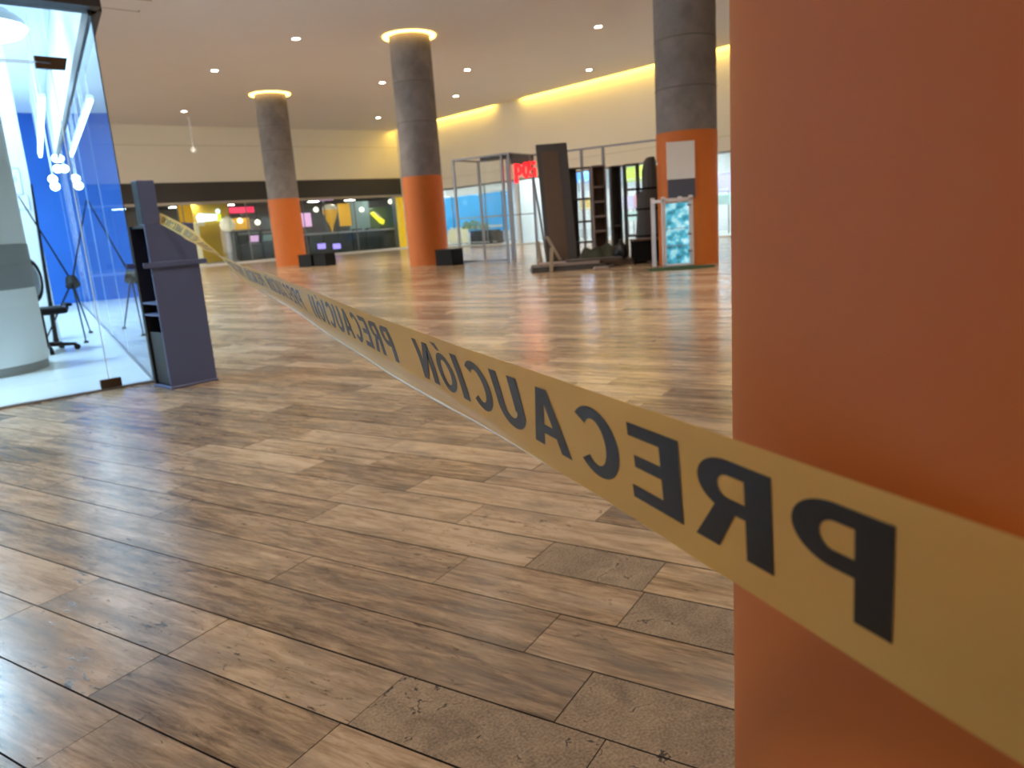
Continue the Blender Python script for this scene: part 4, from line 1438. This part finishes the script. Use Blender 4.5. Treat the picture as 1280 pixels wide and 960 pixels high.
for i, (px, py, lab) in enumerate(((300, 276, 'above the first dark machine left of the farthest column'), (322, 278, 'between orange board and farthest column'), (452, 262, 'in front of the teal partition'),
                                   (488, 252, 'beside the yellow post'), (395, 262, 'left of the yellow balloon lamp'))):
    p = wp(px, py, 1, 38.35)
    t = thing('arcade_pendant', p, 'small warm white pendant globe ' + lab, 'lamp', 'arcade pendant globes')
    smooth_by_angle(MB().lathe(p, [(.001, -.14), (.09, -.11), (.14, -.03), (.13, .06), (.05, .13), (.012, .15)], 14).build('globe', M['bulb'], t))
    MB().cyl(p + Vector((0, 0, .14)), (p.x, p.y, 3.06), .01, seg=6).build('cord', M['black'], t)
for i, (px0, px1, py0, mt_, lab) in enumerate(((292, 300, 292, 'sgrey', 'grey box display left of the dark machines'), (318, 326, 290, 'shelfc', 'taupe box display between the dark machines'), (334, 341, 287, 'steel', 'grey metal box display beside the farthest column'),
                                               (441, 449, 287, 'shopfloor', 'pale box display behind the counter middle'), (468, 476, 287, 'shelfc', 'taupe box display behind the counter right part'))):
    a, b_ = wp(px0, py0, 1, 40.3), wp(px1, py0, 1, 40.3)
    t = thing('box_display', ((a.x + b_.x) / 2, 40.3, .09), lab, 'display')
    MB().cbox((a.x, 40.3, .15), (b_.x - a.x, 0, 0), (0, .5, 0), (0, 0, max(.6, a.z + .5)), .02).build('cabinet', M[mt_], t)
    MB().box(a.x + .03, b_.x - .03, 40.33, 40.77, .09, .15).build('foot', M['black'], t)
    MB().box(a.x + .05, b_.x - .05, 40.285, 40.302, .9, 1.2).build('front_panel', M['ledge'], t)

# ------------------------------------------------------------------ shops along the right wall
YS = [11.0, 19.8, 27.6, 37.4]
struct(MB().box(WX - .1, 31, 8, 37.4, -.02, .05).build('floor_shops', M['shopfloor']))
struct(MB().box(WX + .05, 31, 8, 37.4, 3.4, 3.5).build('ceiling_shops', M['white']))
struct(MB().box(30.6, 30.8, 8, 37.5, .05, 3.5).build('wall_shops_back', M['white']))
for i, y in enumerate(YS[:-1]):
    struct(MB().box(WX + .02, 30.7, y - .08, y + .08, .05, 3.45).build('wall_shop_%d' % (i + 1), M['white']))
struct(MB().box(WX + .02, 30.7, 37.3, 37.46, .05, 3.45).build('wall_shop_4', M['white']))
for i, y in enumerate(YS[:-1]):
    y1 = YS[i + 1]
    n = max(1, int((y1 - y) / 2.4))
    for k in range(n):
        ya, yb = y + .1 + (y1 - y - .2) * k / n, y + .1 + (y1 - y - .2) * (k + 1) / n
        g = struct(MB().box(WX + .10, WX + .112, ya + .02, yb - .02, .06, 2.98).build('window_%d' % (30 + i * 5 + k), M['glass']))
        MB().box(WX + .08, WX + .13, yb - .02, yb + .02, .06, 3.05).build('mullion', M['steel'], g)
    struct(MB().box(WX + .05, WX + .2, y, y1, 2.98, 3.05).build('trim_%d' % (10 + i), M['steel']))
    for k in range(max(2, int((y1 - y) / 1.7))):
        yy = y + (k + .5) * (y1 - y) / max(2, int((y1 - y) / 1.7))
        for xx in (25.6, 28.2):
            t = thing('shop_ceiling_light', (xx, yy, 3.4), '%s ceiling panel, %s, %s from its near end' % ('front' if xx < 26 else 'rear', ('shop beside the large orange column', 'shop behind the shelving units', 'shop with the blue mural')[i], ('first', 'second', 'third', 'fourth', 'fifth', 'sixth')[k]), 'light', 'shop ceiling panels')
            MB().box(xx - .65, xx + .65, yy - .18, yy + .18, 3.375, 3.4).build('frame', M['white'], t)
            MB().box(xx - .6, xx + .6, yy - .14, yy + .14, 3.365, 3.376).build('diffuser', M['lampw'] if i == 2 else M['shopw'], t)


def shop_obj(name, px0, py0, px1, py1, X, th_, mat, label, cat, legs=False, group=None):
    """box behind the shop window whose front face lies on plane X; px0 is the far (left) edge"""
    a, b_ = wp(px0, (py0 + py1) / 2, 0, X), wp(px1, (py0 + py1) / 2, 0, X)
    zt = min(3.3, wp((px0 + px1) / 2, py0, 0, X).z)
    zb = max(.05, wp((px0 + px1) / 2, py1, 0, X).z)
    t_ = thing(name, (X + th_ / 2, (a.y + b_.y) / 2, zb), label, cat, group)
    MB().cbox((X, b_.y, zb), (th_, 0, 0), (0, a.y - b_.y, 0), (0, 0, zt - zb), min(.02, (a.y - b_.y) * .2, (zt - zb) * .2)).build('body', mat, t_)
    MB().obox((X - .015, b_.y + (a.y - b_.y) * .08, zb + (zt - zb) * .1), (.016, 0, 0), (0, (a.y - b_.y) * .84, 0), (0, 0, (zt - zb) * .06)).build('front_trim', M['white'], t_)
    if zb > .2 and legs:
        for f_ in (.1, .9):
            y = b_.y + (a.y - b_.y) * f_
            MB().box(X + .02, X + .06, y - .02, y + .02, .05, zb).build('leg', M['steel'], t_)
    return t_


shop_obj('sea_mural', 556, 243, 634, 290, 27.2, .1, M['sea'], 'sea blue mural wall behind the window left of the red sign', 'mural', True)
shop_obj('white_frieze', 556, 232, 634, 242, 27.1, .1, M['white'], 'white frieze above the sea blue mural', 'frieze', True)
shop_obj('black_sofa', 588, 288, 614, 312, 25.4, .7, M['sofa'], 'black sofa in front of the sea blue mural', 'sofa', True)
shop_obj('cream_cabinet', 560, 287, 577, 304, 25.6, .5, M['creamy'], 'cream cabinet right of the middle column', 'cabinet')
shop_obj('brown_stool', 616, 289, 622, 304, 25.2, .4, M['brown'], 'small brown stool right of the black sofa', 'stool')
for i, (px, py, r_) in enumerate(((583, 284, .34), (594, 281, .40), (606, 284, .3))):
    p = wp(px, py, 0, 26.5)
    t = thing('potted_bush', (p.x, p.y, .05), 'yellow green potted bush behind the black sofa, %s' % ('leftmost', 'middle', 'rightmost')[i], 'plant', 'potted bushes')
    MB().lathe((p.x, p.y, .05), [(.18, 0), (.24, .35), (.2, .36), (.01, .34)], 14).build('pot', M['white'], t)
    bm_ = MB()
    rn = random.Random(i)
    for k in range(150):
        d_ = Vector((rn.gauss(0, 1), rn.gauss(0, 1), rn.gauss(0, .8))).normalized() * r_ * rn.uniform(.4, 1)
        c_ = Vector((p.x, p.y, max(.6, p.z))) + d_
        a_ = Vector((rn.uniform(-1, 1), rn.uniform(-1, 1), rn.uniform(-1, 1))).normalized() * .09
        e_ = a_.orthogonal().normalized() * .045
        bm_.add([c_ - a_, c_ + e_, c_ + a_, c_ - e_], [(0, 1, 2, 3)])
    bm_.build('leaves', M['plant'], t)
    MB().cyl((p.x, p.y, .3), (p.x, p.y, max(.6, p.z)), .02, seg=6).build('stem', M['brown'], t)
# coloured shop goods further right
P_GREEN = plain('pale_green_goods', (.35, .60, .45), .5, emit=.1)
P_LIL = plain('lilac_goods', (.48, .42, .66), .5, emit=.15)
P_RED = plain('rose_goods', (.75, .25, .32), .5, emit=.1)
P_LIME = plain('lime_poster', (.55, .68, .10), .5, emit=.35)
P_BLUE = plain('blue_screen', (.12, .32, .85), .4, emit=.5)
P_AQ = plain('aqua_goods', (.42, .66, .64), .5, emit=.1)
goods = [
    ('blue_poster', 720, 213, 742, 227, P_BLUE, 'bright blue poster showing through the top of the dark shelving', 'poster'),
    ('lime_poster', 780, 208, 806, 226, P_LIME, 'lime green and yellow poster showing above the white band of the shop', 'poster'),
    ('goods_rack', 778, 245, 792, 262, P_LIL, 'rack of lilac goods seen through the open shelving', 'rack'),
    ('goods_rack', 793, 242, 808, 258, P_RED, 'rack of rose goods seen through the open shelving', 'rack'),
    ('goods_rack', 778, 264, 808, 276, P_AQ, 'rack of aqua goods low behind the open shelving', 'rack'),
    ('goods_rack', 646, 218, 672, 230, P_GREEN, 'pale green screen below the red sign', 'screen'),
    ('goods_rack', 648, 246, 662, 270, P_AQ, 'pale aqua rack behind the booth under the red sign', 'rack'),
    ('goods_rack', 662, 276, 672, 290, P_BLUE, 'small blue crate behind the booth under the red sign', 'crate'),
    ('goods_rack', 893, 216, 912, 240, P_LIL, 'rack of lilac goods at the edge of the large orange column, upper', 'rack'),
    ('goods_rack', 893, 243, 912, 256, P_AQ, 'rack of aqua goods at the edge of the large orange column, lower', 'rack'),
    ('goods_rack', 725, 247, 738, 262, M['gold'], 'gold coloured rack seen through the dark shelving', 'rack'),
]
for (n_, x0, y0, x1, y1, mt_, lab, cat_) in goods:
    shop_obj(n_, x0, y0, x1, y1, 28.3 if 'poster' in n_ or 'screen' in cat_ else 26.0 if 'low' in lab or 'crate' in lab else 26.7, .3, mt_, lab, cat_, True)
